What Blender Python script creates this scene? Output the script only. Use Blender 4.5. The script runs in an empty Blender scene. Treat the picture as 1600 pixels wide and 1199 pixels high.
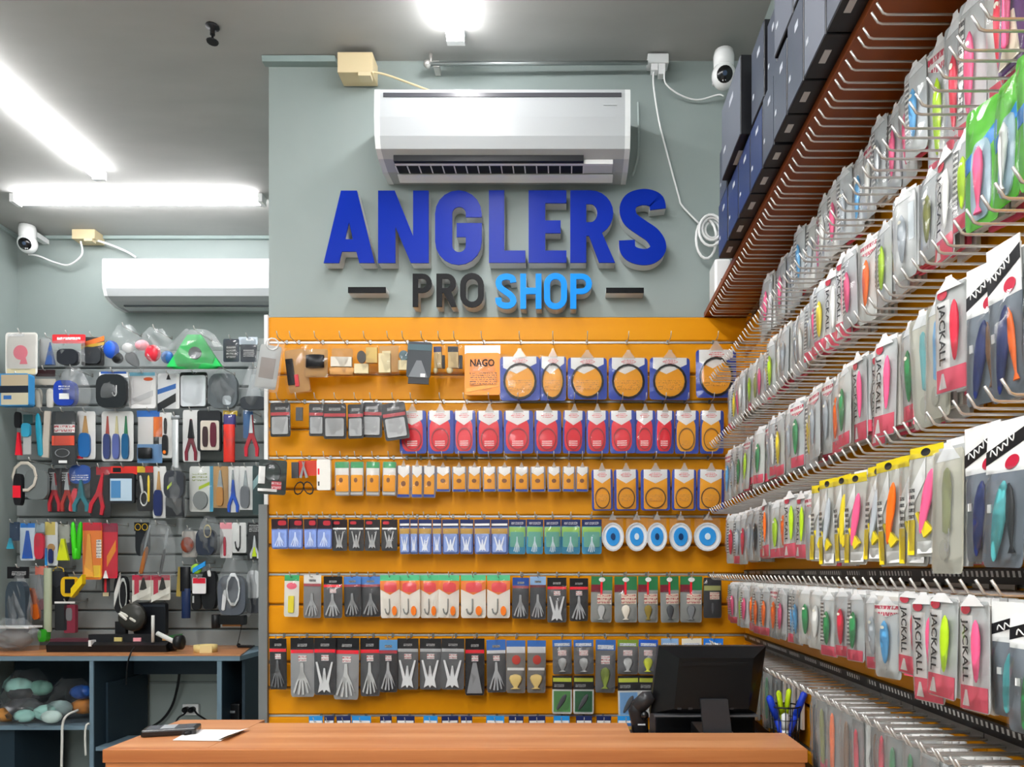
import bpy, bmesh, math, random
from mathutils import Vector
R = math.radians
random.seed(7)
scene = bpy.context.scene
COL = scene.collection

# ------------------------------------------------------------------ camera
F, CX, CY, CZ = 1150.0, 887.0, 893.0, 1.45      # focal length and horizon point in pixels of 1600x1199, eye height
cam_d = bpy.data.cameras.new('camera'); cam = bpy.data.objects.new('camera', cam_d); COL.objects.link(cam)
cam.location = (0, 0, CZ); cam.rotation_euler = (R(90), 0, 0)
cam_d.sensor_width = 36; cam_d.lens = F * 36 / 1600
cam_d.shift_x = (800 - CX) / 1600; cam_d.shift_y = (CY - 599.5) / 1600
cam_d.clip_start = 0.02
scene.camera = cam
# ------------------------------------------------------------------ world, exposure
w = bpy.data.worlds.new('world'); scene.world = w; w.use_nodes = True
w.node_tree.nodes['Background'].inputs[0].default_value = (0.9, 0.95, 1, 1)
w.node_tree.nodes['Background'].inputs[1].default_value = 0.25
LAMP = 38.0; LAMP_FILL = 44.0     # visible tubes; brighter fill tubes, added out of view
scene.view_settings.view_transform = 'Standard'
scene.view_settings.look = 'None'
scene.view_settings.gamma = 1
scene.view_settings.use_curve_mapping = False
scene.view_settings.exposure = 0.55
scene.cycles.transparent_max_bounces = 14
scene.cycles.max_bounces = 5
scene.cycles.diffuse_bounces = 3
scene.cycles.glossy_bounces = 3

# ------------------------------------------------------------------ materials
def lin(h):
    h = h.lstrip('#'); o = []
    for i in (0, 2, 4):
        c = int(h[i:i+2], 16) / 255
        o.append(c / 12.92 if c <= .04045 else ((c + .055) / 1.055) ** 2.4)
    return (*o, 1)
MC = {}
def M(hexc, rough=.4, metal=0.0, coat=0.0):
    k = (hexc, rough, metal, coat)
    if k in MC: return MC[k]
    m = bpy.data.materials.new('paint_' + hexc.strip('#')); m.use_nodes = True
    b = m.node_tree.nodes['Principled BSDF']
    b.inputs['Base Color'].default_value = lin(hexc); b.inputs['Roughness'].default_value = rough
    b.inputs['Specular IOR Level'].default_value = .3 if rough >= .28 else .5
    b.inputs['Metallic'].default_value = metal; b.inputs['Coat Weight'].default_value = coat
    MC[k] = m; return m
def nt(name):
    m = bpy.data.materials.new(name); m.use_nodes = True
    return m, m.node_tree.nodes, m.node_tree.links, m.node_tree.nodes['Principled BSDF']
def M_noise(name, c1, c2, scale=(1, 1, 1), rough=.5, detail=4, lo=.35, hi=.65, bump=0, coat=0, coord='Object', spec=.4):
    m, N, L, b = nt(name)
    tc = N.new('ShaderNodeTexCoord'); mp = N.new('ShaderNodeMapping'); no = N.new('ShaderNodeTexNoise'); cr = N.new('ShaderNodeValToRGB')
    mp.inputs['Scale'].default_value = scale; no.inputs['Detail'].default_value = detail; no.inputs['Scale'].default_value = 1
    L.new(tc.outputs[coord], mp.inputs[0]); L.new(mp.outputs[0], no.inputs['Vector']); L.new(no.outputs[0], cr.inputs[0])
    cr.color_ramp.elements[0].position = lo; cr.color_ramp.elements[0].color = lin(c1)
    cr.color_ramp.elements[1].position = hi; cr.color_ramp.elements[1].color = lin(c2)
    L.new(cr.outputs[0], b.inputs['Base Color']); b.inputs['Roughness'].default_value = rough; b.inputs['Coat Weight'].default_value = coat
    b.inputs['Specular IOR Level'].default_value = spec
    if bump:
        bp = N.new('ShaderNodeBump'); bp.inputs['Strength'].default_value = bump; bp.inputs['Distance'].default_value = .002
        L.new(no.outputs[0], bp.inputs['Height']); L.new(bp.outputs[0], b.inputs['Normal'])
    return m
def M_print(bg, fg, rows=5, dens=.5):
    k = ('print', bg, fg, rows, dens)
    if k in MC: return MC[k]
    m, N, L, b = nt('print_' + bg.strip('#') + fg.strip('#'))
    tc = N.new('ShaderNodeTexCoord'); sp = N.new('ShaderNodeSeparateXYZ'); L.new(tc.outputs['Generated'], sp.inputs[0])
    mu = N.new('ShaderNodeMath'); mu.operation = 'MULTIPLY'; mu.inputs[1].default_value = rows; L.new(sp.outputs[2], mu.inputs[0])
    fr = N.new('ShaderNodeMath'); fr.operation = 'PINGPONG'; fr.inputs[1].default_value = .5; L.new(mu.outputs[0], fr.inputs[0])
    gt = N.new('ShaderNodeMath'); gt.operation = 'GREATER_THAN'; gt.inputs[1].default_value = .22; L.new(fr.outputs[0], gt.inputs[0])
    mp = N.new('ShaderNodeMapping'); mp.inputs['Scale'].default_value = (22, 1, rows * 1.7); L.new(tc.outputs['Generated'], mp.inputs[0])
    no = N.new('ShaderNodeTexNoise'); no.inputs['Scale'].default_value = 1; no.inputs['Detail'].default_value = 1; L.new(mp.outputs[0], no.inputs['Vector'])
    g2 = N.new('ShaderNodeMath'); g2.operation = 'GREATER_THAN'; g2.inputs[1].default_value = dens; L.new(no.outputs[0], g2.inputs[0])
    an = N.new('ShaderNodeMath'); an.operation = 'MULTIPLY'; L.new(gt.outputs[0], an.inputs[0]); L.new(g2.outputs[0], an.inputs[1])
    mx = N.new('ShaderNodeMix'); mx.data_type = 'RGBA'; L.new(an.outputs[0], mx.inputs[0])
    mx.inputs[6].default_value = lin(bg); mx.inputs[7].default_value = lin(fg); L.new(mx.outputs[2], b.inputs['Base Color'])
    b.inputs['Roughness'].default_value = .35
    MC[k] = m; return m
def M_film(name, haze, tint='#ffffff', gloss=.9, rough=.1):
    m = bpy.data.materials.new(name); m.use_nodes = True; N = m.node_tree.nodes; L = m.node_tree.links; N.clear()
    out = N.new('ShaderNodeOutputMaterial'); tr = N.new('ShaderNodeBsdfTransparent'); gl = N.new('ShaderNodeBsdfGlossy'); df = N.new('ShaderNodeBsdfDiffuse')
    tr.inputs[0].default_value = (.97, .97, .97, 1); gl.inputs[0].default_value = (gloss, gloss, gloss, 1); gl.inputs['Roughness'].default_value = rough
    df.inputs[0].default_value = lin(tint)
    tl = N.new('ShaderNodeBsdfTranslucent'); tl.inputs[0].default_value = lin(tint); ad = N.new('ShaderNodeMixShader'); ad.inputs[0].default_value = .3
    L.new(df.outputs[0], ad.inputs[1]); L.new(tl.outputs[0], ad.inputs[2])
    m1 = N.new('ShaderNodeMixShader'); m1.inputs[0].default_value = haze; L.new(tr.outputs[0], m1.inputs[1]); L.new(ad.outputs[0], m1.inputs[2])
    lw = N.new('ShaderNodeLayerWeight'); lw.inputs[0].default_value = .22
    m2 = N.new('ShaderNodeMixShader'); L.new(lw.outputs['Fresnel'], m2.inputs[0]); L.new(m1.outputs[0], m2.inputs[1]); L.new(gl.outputs[0], m2.inputs[2])
    L.new(m2.outputs[0], out.inputs[0]); return m
def M_emit(name, c, s):
    m = bpy.data.materials.new(name); m.use_nodes = True; N = m.node_tree.nodes; L = m.node_tree.links; N.clear()
    out = N.new('ShaderNodeOutputMaterial'); e = N.new('ShaderNodeEmission'); e.inputs[0].default_value = c; e.inputs[1].default_value = s
    L.new(e.outputs[0], out.inputs[0]); return m
def M_tickets():
    m, N, L, b = nt('ticket_strip')
    tc = N.new('ShaderNodeTexCoord'); br = N.new('ShaderNodeTexBrick'); mp = N.new('ShaderNodeMapping')
    mp.inputs['Rotation'].default_value = (0, R(90), 0)
    L.new(tc.outputs['Object'], mp.inputs[0])
    sp = N.new('ShaderNodeSeparateXYZ'); L.new(tc.outputs['Object'], sp.inputs[0])
    def math_(op, a, b=None):
        n = N.new('ShaderNodeMath'); n.operation = op
        for q, v in ((0, a), (1, b)):
            if v is None: continue
            if isinstance(v, (int, float)): n.inputs[q].default_value = v
            else: L.new(v, n.inputs[q])
        return n.outputs[0]
    no = N.new('ShaderNodeTexNoise'); no.noise_dimensions = '1D'; no.inputs['Scale'].default_value = 17; no.inputs['Detail'].default_value = 0
    L.new(sp.outputs[1], no.inputs['W'])
    dots = math_('GREATER_THAN', math_('PINGPONG', math_('MULTIPLY', sp.outputs[1], 75), .5), .27)
    band = math_('LESS_THAN', math_('ABSOLUTE', math_('SUBTRACT', sp.outputs[2], .004)), .0045)
    some = math_('GREATER_THAN', no.outputs[0], .38)
    gt = N.new('ShaderNodeMath'); gt.operation = 'MULTIPLY'; L.new(math_('MULTIPLY', dots, band), gt.inputs[0]); L.new(some, gt.inputs[1])
    mx = N.new('ShaderNodeMix'); mx.data_type = 'RGBA'; L.new(gt.outputs[0], mx.inputs[0])
    mx.inputs[6].default_value = lin('#17171a'); mx.inputs[7].default_value = lin('#d8d8d6'); L.new(mx.outputs[2], b.inputs['Base Color'])
    b.inputs['Roughness'].default_value = .4; return m

WALL = M_noise('wall_paint', '#8f9b98', '#949f9c', (3, 3, 3), .55)
CEIL = M_noise('ceiling_paint', '#a8a8a5', '#b0b0ad', (2, 6, 2), .8, bump=.15)
FLOOR = M_noise('floor_vinyl', '#b9b6b0', '#c4c1bb', (4, 4, 4), .4)
ORANGE = M_noise('orange_laminate', '#de9004', '#e4980a', (1.2, 5, 9), .4, spec=.2)
ORANGE_Y = M_noise('orange_laminate_side', '#d78a05', '#dd920a', (5, 1.2, 9), .4, spec=.2)
BROWN = M_noise('brown_wood', '#7c3a14', '#8f481b', (8, 1.5, 8), .4)
WOOD = M_noise('counter_wood', '#b87648', '#cb9062', (1.6, 26, 26), .33, detail=6)
WOODF = M_noise('counter_front_wood', '#a35d2e', '#bb7744', (1.4, 24, 34), .4, detail=6)
NAVY = M('#22323d', .5); NAVYE = M('#6f8694', .45)
STEEL = M('#c4c2be', .32, .65); STEELD = M('#8d8b88', .35, .8)
WHITE = M('#eceeee', .35); WPL = M('#f1f2f2', .22, 0, .3)
BLACK = M('#131417', .4); BLACKG = M('#0c0d10', .22); CREAM = M('#d6c59e', .5)
FILM = M_film('clear_film', .035); FROST = M_film('frosted_film', .32, '#e4e6e4'); HAZE = M_film('hazy_bag', .16, '#e8ecee', rough=.2)
GREYPANEL = M_noise('grey_panel', '#8d9494', '#959c9c', (3, 3, 3), .5)

# ------------------------------------------------------------------ mesh building
class MB:
    def __init__(s): s.v = []; s.f = []; s.sm = []
    def add(s, v, f, smooth=False):
        o = len(s.v); s.v += [tuple(p) for p in v]; s.f += [tuple(i + o for i in q) for q in f]; s.sm += [smooth] * len(f); return s
    def box(s, x0, y0, z0, x1, y1, z1):
        return s.add([(x0,y0,z0),(x1,y0,z0),(x1,y1,z0),(x0,y1,z0),(x0,y0,z1),(x1,y0,z1),(x1,y1,z1),(x0,y1,z1)],
                     [(0,3,2,1),(4,5,6,7),(0,1,5,4),(1,2,6,5),(2,3,7,6),(3,0,4,7)])
    def bbox(s, x0, y0, z0, x1, y1, z1, b=.004):   # box with chamfered vertical and top edges
        bm = bmesh.new(); bmesh.ops.create_cube(bm, size=1)
        for q in bm.verts: q.co = ((x0+x1)/2 + q.co.x*(x1-x0), (y0+y1)/2 + q.co.y*(y1-y0), (z0+z1)/2 + q.co.z*(z1-z0))
        bmesh.ops.bevel(bm, geom=bm.edges[:], offset=b, segments=2, affect='EDGES', profile=.6)
        bm.verts.ensure_lookup_table(); bm.verts.index_update()
        s.add([q.co[:] for q in bm.verts], [[q.index for q in f.verts] for f in bm.faces]); bm.free(); return s
    def prism(s, pts, y0, y1, smooth=False):       # polygon in x,z pushed along y
        n = len(pts); v = [(x, y0, z) for x, z in pts] + [(x, y1, z) for x, z in pts]
        f = [tuple(range(n)), tuple(range(2*n-1, n-1, -1))]
        s.add(v, f); o = len(s.v) - 2*n
        for i in range(n):
            j = (i+1) % n; s.f.append((o+i, o+n+i, o+n+j, o+j)); s.sm.append(smooth)
        return s
    def prism_x(s, pts, x0, x1, smooth=False):     # polygon in y,z pushed along x
        n = len(pts); v = [(x0, y, z) for y, z in pts] + [(x1, y, z) for y, z in pts]
        s.add(v, [tuple(range(n)), tuple(range(2*n-1, n-1, -1))]); o = len(s.v) - 2*n
        for i in range(n):
            j = (i+1) % n; s.f.append((o+i, o+n+i, o+n+j, o+j)); s.sm.append(smooth)
        return s
    def prism_z(s, pts, z0, z1):
        n = len(pts); v = [(x, y, z0) for x, y in pts] + [(x, y, z1) for x, y in pts]
        s.add(v, [tuple(range(n))[::-1], tuple(range(n, 2*n))]); o = len(s.v) - 2*n
        for i in range(n):
            j = (i+1) % n; s.f.append((o+i, o+j, o+n+j, o+n+i)); s.sm.append(False)
        return s
    def tube(s, path, r, n=6, rs=None):
        path = [Vector(p) for p in path]; rings = []; m = len(path); o = len(s.v); up = None
        for i, p in enumerate(path):
            t = (path[min(i+1, m-1)] - path[max(i-1, 0)]).normalized()
            if up is None:
                a = Vector((0, 0, 1)) if abs(t.z) < .9 else Vector((1, 0, 0)); up = (a - t*a.dot(t)).normalized()
            else:
                up = (up - t*up.dot(t)).normalized()
            b = t.cross(up); rr = rs[i] if rs else r
            for k in range(n):
                a = 2*math.pi*k/n; s.v.append(tuple(p + up*math.cos(a)*rr + b*math.sin(a)*rr))
        for i in range(m-1):
            for k in range(n):
                k2 = (k+1) % n; s.f.append((o+i*n+k, o+i*n+k2, o+(i+1)*n+k2, o+(i+1)*n+k)); s.sm.append(True)
        s.f.append(tuple(o+k for k in range(n))[::-1]); s.sm.append(False)
        s.f.append(tuple(o+(m-1)*n+k for k in range(n))); s.sm.append(False); return s
    def lathe(s, prof, n=16, c=(0,0,0), axis='z', sy=1):
        o = len(s.v); m = len(prof)
        for r, h in prof:
            for k in range(n):
                a = 2*math.pi*k/n; x, y, z = r*math.cos(a), r*math.sin(a)*sy, h
                if axis == 'y': x, y, z = x, z, y
                if axis == 'x': x, y, z = z, x, y
                s.v.append((c[0]+x, c[1]+y, c[2]+z))
        for i in range(m-1):
            for k in range(n):
                k2 = (k+1) % n; s.f.append((o+i*n+k, o+i*n+k2, o+(i+1)*n+k2, o+(i+1)*n+k)); s.sm.append(True)
        s.f.append(tuple(o+k for k in range(n))[::-1]); s.sm.append(False)
        s.f.append(tuple(o+(m-1)*n+k for k in range(n))); s.sm.append(False); return s
    def sphere(s, c, r, n=12, m=7, sc=(1,1,1)):
        pr = [(max(r*math.sin(math.pi*i/m), r*.02), -r*math.cos(math.pi*i/m)) for i in range(m+1)]
        o = len(s.v); s.lathe(pr, n)
        for i in range(o, len(s.v)):
            x, y, z = s.v[i]; s.v[i] = (c[0]+x*sc[0], c[1]+y*sc[1], c[2]+z*sc[2])
        return s
    def mesh(s, name, mat=None):
        me = bpy.data.meshes.new(name); me.from_pydata(s.v, [], s.f); me.polygons.foreach_set('use_smooth', s.sm)
        bm = bmesh.new(); bm.from_mesh(me); bmesh.ops.recalc_face_normals(bm, faces=bm.faces); bm.to_mesh(me); bm.free()
        if mat: me.materials.append(mat)
        return me
    def build(s, name, mat, parent=None, loc=(0,0,0), rot=(0,0,0)):
        o = bpy.data.objects.new(name, s.mesh(name, mat)); COL.objects.link(o); o.location = loc; o.rotation_euler = rot; o.parent = parent
        return o
def tag(o, label=None, cat=None, group=None, kind=None):
    if label: o['label'] = label
    if cat: o['category'] = cat
    if group: o['group'] = group
    if kind: o['kind'] = kind
    return o
def thing(name, label, cat, loc=(0,0,0), rot=(0,0,0), group=None):
    o = bpy.data.objects.new(name, None); COL.objects.link(o); o.location = loc; o.rotation_euler = rot; o.empty_display_size = .02
    return tag(o, label, cat, group)
def P(px, py, D): return Vector(((px-CX)*D/F, D, CZ + (CY-py)*D/F))
def smooth_path(pts, k=6):
    pts = [Vector(p) for p in pts]; out = []
    for i in range(len(pts)-1):
        a, b, c, d = pts[max(i-1,0)], pts[i], pts[i+1], pts[min(i+2, len(pts)-1)]
        for j in range(k):
            t = j/k; out.append(.5*((2*b) + (c-a)*t + (2*a-5*b+4*c-d)*t*t + (3*b-a-3*c+d)*t**3))
    out.append(pts[-1]); return out
ONES = 'zeroth first second third fourth fifth sixth seventh eighth ninth tenth eleventh twelfth thirteenth fourteenth fifteenth sixteenth seventeenth eighteenth nineteenth'.split()
def ordw(n):
    if n < 20: return ONES[n]
    t = {2: ('twenty', 'twentieth'), 3: ('thirty', 'thirtieth'), 4: ('forty', 'fortieth')}[n//10]
    return t[1] if n % 10 == 0 else t[0] + '-' + ONES[n % 10]

# ---------------- unit shapes, shared by many parts: x,z in -.5...5, y from 0 (back) to -1 (front)
US = {}
def circ(n, rx=.5, rz=.5, a0=0, a1=2*math.pi, cx=0, cz=0, end=False):
    m = n if not end else n+1
    return [(cx+rx*math.cos(a0+(a1-a0)*i/n), cz+rz*math.sin(a0+(a1-a0)*i/n)) for i in range(m)]
def rrect(r, n=3):
    p = []
    for cx, cz, a in ((.5-r,.5-r,0), (-.5+r,.5-r,90), (-.5+r,-.5+r,180), (.5-r,-.5+r,270)):
        p += circ(n, r, r, R(a), R(a+90), cx, cz, True)
    return p
def unit(nm):
    if nm in US: return US[nm]
    b = MB(); pr = lambda pts: b.prism(pts, 0, -1)
    if nm == 'box': b.box(-.5,-1,-.5,.5,0,.5)
    elif nm == 'rr': pr(rrect(.08))
    elif nm == 'round': pr(rrect(.3, 4))
    elif nm == 'disc': pr(circ(20))
    elif nm == 'dome':
        b.lathe([(.5,0),(.46,.5),(.3,.88),(.02,1)], 16, axis='y')
        b.v = [(x,-y,z) for x,y,z in b.v]
    elif nm == 'ring':
        o = circ(20); i = circ(20, .44, .44)
        n = 20; v = [(x,0,z) for x,z in o]+[(x,0,z) for x,z in i]+[(x,-1,z) for x,z in o]+[(x,-1,z) for x,z in i]; f = []
        for k in range(n):
            j = (k+1)%n; f += [(k,j,n+j,n+k),(2*n+k,3*n+k,3*n+j,2*n+j),(k,2*n+k,2*n+j,j),(n+k,n+j,3*n+j,3*n+k)]
        b.add(v, f)
    elif nm == 'shield': pr([(-.5,.5),(-.5,-.15),(-.1,-.5),(.5,.1),(.5,.5)])
    elif nm == 'vee': pr([(-.5,.5),(-.5,-.1),(0,-.5),(.5,-.1),(.5,.5)])
    elif nm == 'house': pr([(-.5,-.5),(.5,-.5),(.14,.3),(.12,.5),(-.12,.5),(-.14,.3)])
    elif nm == 'tri': pr([(-.5,-.5),(.5,-.5),(.12,.5),(-.12,.5)])
    elif nm == 'slash': pr([(-.5,-.5),(-.5,-.1),(.5,.5),(.5,.1)])
    elif nm == 'fan': pr([(-.07,.5),(-.1,.2),(-.3,-.12),(-.48,-.42),(-.38,-.46),(-.2,-.1),(-.12,-.02),(-.17,-.3),(-.24,-.48),(-.12,-.5),(-.06,-.25),(-.03,-.04),(.0,-.3),(.02,-.5),(.12,-.49),(.1,-.25),(.07,-.02),(.16,-.16),(.28,-.46),(.36,-.44),(.24,-.1),(.3,-.16),(.48,-.36),(.3,-.05),(.1,.2),(.07,.5)])
    elif nm == 'vfan': pr([(-.5,.5),(-.4,.5),(-.12,-.1),(-.04,.3),(.04,.3),(.12,-.1),(.4,.5),(.5,.5),(.26,-.2),(.36,-.5),(.1,-.4),(0,-.5),(-.1,-.4),(-.36,-.5),(-.26,-.2)])
    elif nm == 'pliers': pr([(-.05,.5),(.05,.5),(.16,.12),(.2,0),(.5,-.3),(.46,-.5),(.28,-.5),(.26,-.3),(.02,-.08),(-.02,-.08),(-.26,-.3),(-.28,-.5),(-.46,-.5),(-.5,-.3),(-.2,0),(-.16,.12)])
    elif nm == 'knife': pr([(.1,.5),(.42,.2),(.4,-.02),(.5,-.1),(.36,-.5),(-.3,-.5),(-.42,-.1),(-.3,-.02),(-.28,.24)])
    elif nm == 'scissors': pr([(-.08,.5),(.02,.1),(.08,.5),(.14,.5),(.1,0),(.45,-.2),(.5,-.4),(.3,-.5),(.16,-.4),(.04,-.14),(-.04,-.14),(-.16,-.4),(-.3,-.5),(-.5,-.4),(-.45,-.2),(-.12,0),(-.14,.5)])
    elif nm == 'loop':
        b.tube([(.5*math.cos(t*math.pi/5)*.9, -.5, .5*math.sin(t*math.pi/5)*.9) for t in range(11)], .06, 5)
    elif nm == 'jhook':
        b.tube([(.2,-.5,.5),(.2,-.5,-.1),(.16,-.5,-.34),(0,-.5,-.45),(-.2,-.5,-.36),(-.3,-.5,-.12)], .07, 5)
    elif nm == 'spindle':
        b.lathe([(.06,-.5),(.2,-.44),(.36,-.25),(.48,.05),(.46,.25),(.3,.42),(.08,.5)], 8); b.v = [(x,y-.5,z) for x,y,z in b.v]
    elif nm == 'minnow':
        b.lathe([(.4,-.5),(.14,-.4),(.2,-.3),(.4,-.05),(.5,.2),(.4,.4),(.1,.5)], 8); b.v = [(x,y-.5,z) for x,y,z in b.v]
    elif nm == 'stick':
        b.lathe([(.1,-.5),(.4,-.46),(.5,.2),(.35,.44),(.1,.5)], 8); b.v = [(x,y-.5,z) for x,y,z in b.v]
    elif nm == 'cyl':
        b.lathe([(.5,-.5),(.5,.5)], 12); b.v = [(x,y-.5,z) for x,y,z in b.v]
    elif nm == 'ball':
        b.sphere((0,-.5,0), .5, 14, 8)
    elif nm == 'cone':
        b.lathe([(.5,-.5),(.42,-.3),(.2,.2),(.06,.5)], 12); b.v = [(x,y-.5,z) for x,y,z in b.v]
    elif nm.startswith('pillow'):
        rnd = random.Random(nm); nx, nz = 5, 7; v = []; f = []
        for j in range(nz+1):
            for i in range(nx+1):
                u, q = i/nx, j/nz; e = min(u, 1-u, q, 1-q)
                d = 0 if e < .01 else (math.sin(math.pi*u)**.4 * math.sin(math.pi*q)**.35) * rnd.uniform(.55, 1)
                v.append((u-.5 + (rnd.uniform(-.02,.02)), -.12-d*.88, q-.5 + (rnd.uniform(-.012,.012))))
        for j in range(nz):
            for i in range(nx):
                a = j*(nx+1)+i; f.append((a, a+1, a+nx+2, a+nx+1))
        b.add(v, f, False)
    elif nm.startswith('sack'):                     # bag gathered at its top, bulging below
        rnd = random.Random(nm); nx, nz = 7, 7; v = []; f = []
        for j in range(nz+1):
            q = j/nz; wd = 1 - .62*max(0, (q-.55)/.45)**1.3 - .1*(1-q)**4
            for i in range(nx+1):
                u = i/nx; d = 0 if i in (0, nx) else math.sin(math.pi*u)**.5 * (math.sin(math.pi*min(1, q*.9+.05))**.5) * rnd.uniform(.5, 1)
                v.append(((u-.5)*wd + rnd.uniform(-.025,.025), -.05-d*.95, q-.5 + rnd.uniform(-.03,.03)))
        for j in range(nz):
            for i in range(nx):
                a = j*(nx+1)+i; f.append((a, a+1, a+nx+2, a+nx+1))
        b.add(v, f, False)
    US[nm] = b.mesh('shape_' + nm); US[nm].materials.append(WHITE); return US[nm]
def part(parent, name, shape, mat, loc, scale, rot=(0,0,0)):
    o = bpy.data.objects.new(name, unit(shape)); COL.objects.link(o); o.parent = parent
    o.location = loc; o.scale = scale; o.rotation_euler = rot
    s = o.material_slots[0]; s.link = 'OBJECT'; s.material = mat
    return o
def els(root, w, h, E):
    """E: (name, shape, u0, v0, u1, v1, material[, y0 mm, thickness mm, roll degrees]); v runs down from the hang point"""
    lay = 0.0; made = []
    for e in E:
        nm, sh, u0, v0, u1, v1, mt = e[:7]
        y0 = e[7] if len(e) > 7 and e[7] is not None else lay
        t = e[8] if len(e) > 8 else .5
        roll = e[9] if len(e) > 9 else 0
        lay = max(lay, y0 + (t if t <= 4 or nm in ('bag_body','box_body','case_body','card','pouch') else .5) + .15)
        made.append(part(root, nm, sh, mt, (((u0+u1)/2-.5)*w, -y0/1000, -(v0+v1)/2*h), (abs(u1-u0)*w, t/1000, (v1-v0)*h), (0, R(roll), 0)))
    return made
TEXT = {}
def text_mesh(s, size=1, off=.02):
    if s in TEXT: return TEXT[s]
    c = bpy.data.curves.new('lettering', 'FONT'); c.body = s; c.size = size; c.offset = off; c.align_x = 'CENTER'; c.align_y = 'CENTER'; c.extrude = 0; c.resolution_u = 2
    o = bpy.data.objects.new('lettering', c); COL.objects.link(o)
    dg = bpy.context.evaluated_depsgraph_get(); me = bpy.data.meshes.new_from_object(o.evaluated_get(dg))
    bpy.data.objects.remove(o); xs = [v.co.x for v in me.vertices]; ys = [v.co.y for v in me.vertices]
    cx, cy, sx, sy = (max(xs)+min(xs))/2, (max(ys)+min(ys))/2, max(xs)-min(xs), max(ys)-min(ys)
    for v in me.vertices: v.co = ((v.co.x-cx)/sx, 0, (v.co.y-cy)/sy)
    me.materials.clear(); me.materials.append(BLACK); TEXT[s] = me; return me
def lettering(parent, s, mat, loc, wd, ht, roll=0):
    o = bpy.data.objects.new('lettering', text_mesh(s)); COL.objects.link(o); o.parent = parent; o.location = loc
    o.scale = (wd, 1, ht); o.rotation_euler = (0, R(roll), 0); sl = o.material_slots[0]; sl.link = 'OBJECT'; sl.material = mat; return o

# ================================================================== THE ROOM
XL, XR, YB, YB2, XE = -3.017, .655, 2.65, 4.04, -1.076    # left wall, right wall, near back wall, far back wall, edge of the near wall
ZC = CZ + 1.838; YREAR = -4.6
def structure(name, b, m): return tag(b.build(name, m), kind='structure')
structure('floor', MB().box(XL-.1, YREAR-.1, -.08, XR+.1, YB2+.1, 0), FLOOR)
structure('ceiling', MB().box(XL-.1, YREAR-.1, ZC, XR+.1, YB2+.1, ZC+.08), CEIL)
structure('wall_left', MB().box(XL-.1, YREAR, 0, XL, YB2+.1, ZC), WALL)
structure('wall_right', MB().box(XR, YREAR, 0, XR+.1, YB+.1, ZC), WALL)
structure('wall_far', MB().box(XL, YB2, 0, XE+.1, YB2+.1, ZC), WALL)
structure('wall_back', MB().box(XE, YB, 0, XR, YB2+.1, ZC), WALL)
structure('wall_rear', MB().box(XL, YREAR-.1, 0, XR, YREAR, ZC), WALL)
t = MB().prism_x([(YB-.001, ZC-.022), (YB-.03, ZC-.022), (YB-.034, ZC-.003), (YB-.001, ZC-.003)], XE-.012, P(528, 98, YB).x); structure('trim_1', t, M('#8fa09e', .5))
t = MB().box(XL+.001, YB2-.02, ZC-.02, XE-.002, YB2-.001, ZC-.002); structure('trim_2', t, M('#98a8a5', .5))
t = MB().box(XL+.001, .5, ZC-.02, XL+.02, YB2-.021, ZC-.002); structure('trim_3', t, M('#98a8a5', .5))

# ------------------------------------------------------------------ lamps
TUBE = M_emit('lamp_glow', (1, .99, 1, 1), LAMP)
TUBE_FILL = M_emit('fill_lamp_glow', (1, .99, .99, 1), LAMP_FILL)  # glow of the added out-of-view tubes that light the goods from the front
def batten(label, c0, c1, wd=.05):
    (x0, y0), (x1, y1) = c0, c1; L = math.hypot(x1-x0, y1-y0)
    t = thing('ceiling_light', label, 'lamp', ((x0+x1)/2, (y0+y1)/2, ZC), (0, 0, math.atan2(y1-y0, x1-x0)), 'tube lights on the ceiling')
    MB().box(-L/2, -wd*.5, -.02, L/2, wd*.5, -.001).build('housing', WPL, t)
    dp = -.021 - wd*.62
    a = [(-wd*.72, -.021), (-wd*.8, dp*.6), (-wd*.62, dp*.87), (0, dp), (wd*.62, dp*.87), (wd*.8, dp*.6), (wd*.72, -.021)]
    MB().prism_x(a, -L/2+.012, L/2-.012, True).build('tube', TUBE if max(y0, y1) > 2 else TUBE_FILL, t)
    for s in (-1, 1):
        MB().box(s*L/2-.011, -wd*.8, dp, s*L/2+.011, wd*.8, -.001).build('end_cap', WPL, t)
    return t
batten('lit tube light running into the room, upper left of ceiling', (-2.15, 2.18), (-2.15, 3.38), .034)
batten('lit tube light parallel to far wall above white air conditioner', (-2.70, 3.6), (-1.495, 3.6), .034)
batten('lit tube light above the large air conditioner, end nearest the sign', (-.38, 1.28), (-.38, 2.5), .038)
batten('added unseen fill tube on ceiling behind the counter side', (-.38, -.1), (-.38, 1.1), .06)  # from here down: unseen tubes added to even out light on the back panel
batten('added unseen fill tube on ceiling at left middle of room', (-2.15, .6), (-2.15, 1.8))
batten('added unseen fill tube on ceiling at rear middle of room', (-.38, -1.6), (-.38, -.4), .06)
batten('added unseen fill tube on ceiling at rear left of room', (-2.15, -1.3), (-2.15, -.1))
batten('added unseen fill tube on ceiling at centre of room behind the camera', (-1.25, -1.0), (-1.25, .2), .06)
batten('added unseen fill tube on ceiling crossing the room far behind the camera', (-1.9, -2.4), (-.7, -2.4), .06)
batten('added unseen fill tube on ceiling nearest the shop front', (-1.9, -3.6), (-.7, -3.6), .06)
batten('added unseen fill tube on ceiling at shop front left', (-2.15, -3.2), (-2.15, -2.0))
batten('added unseen fill tube on ceiling at shop front right', (-.1, -3.2), (-.1, -2.0))

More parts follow.
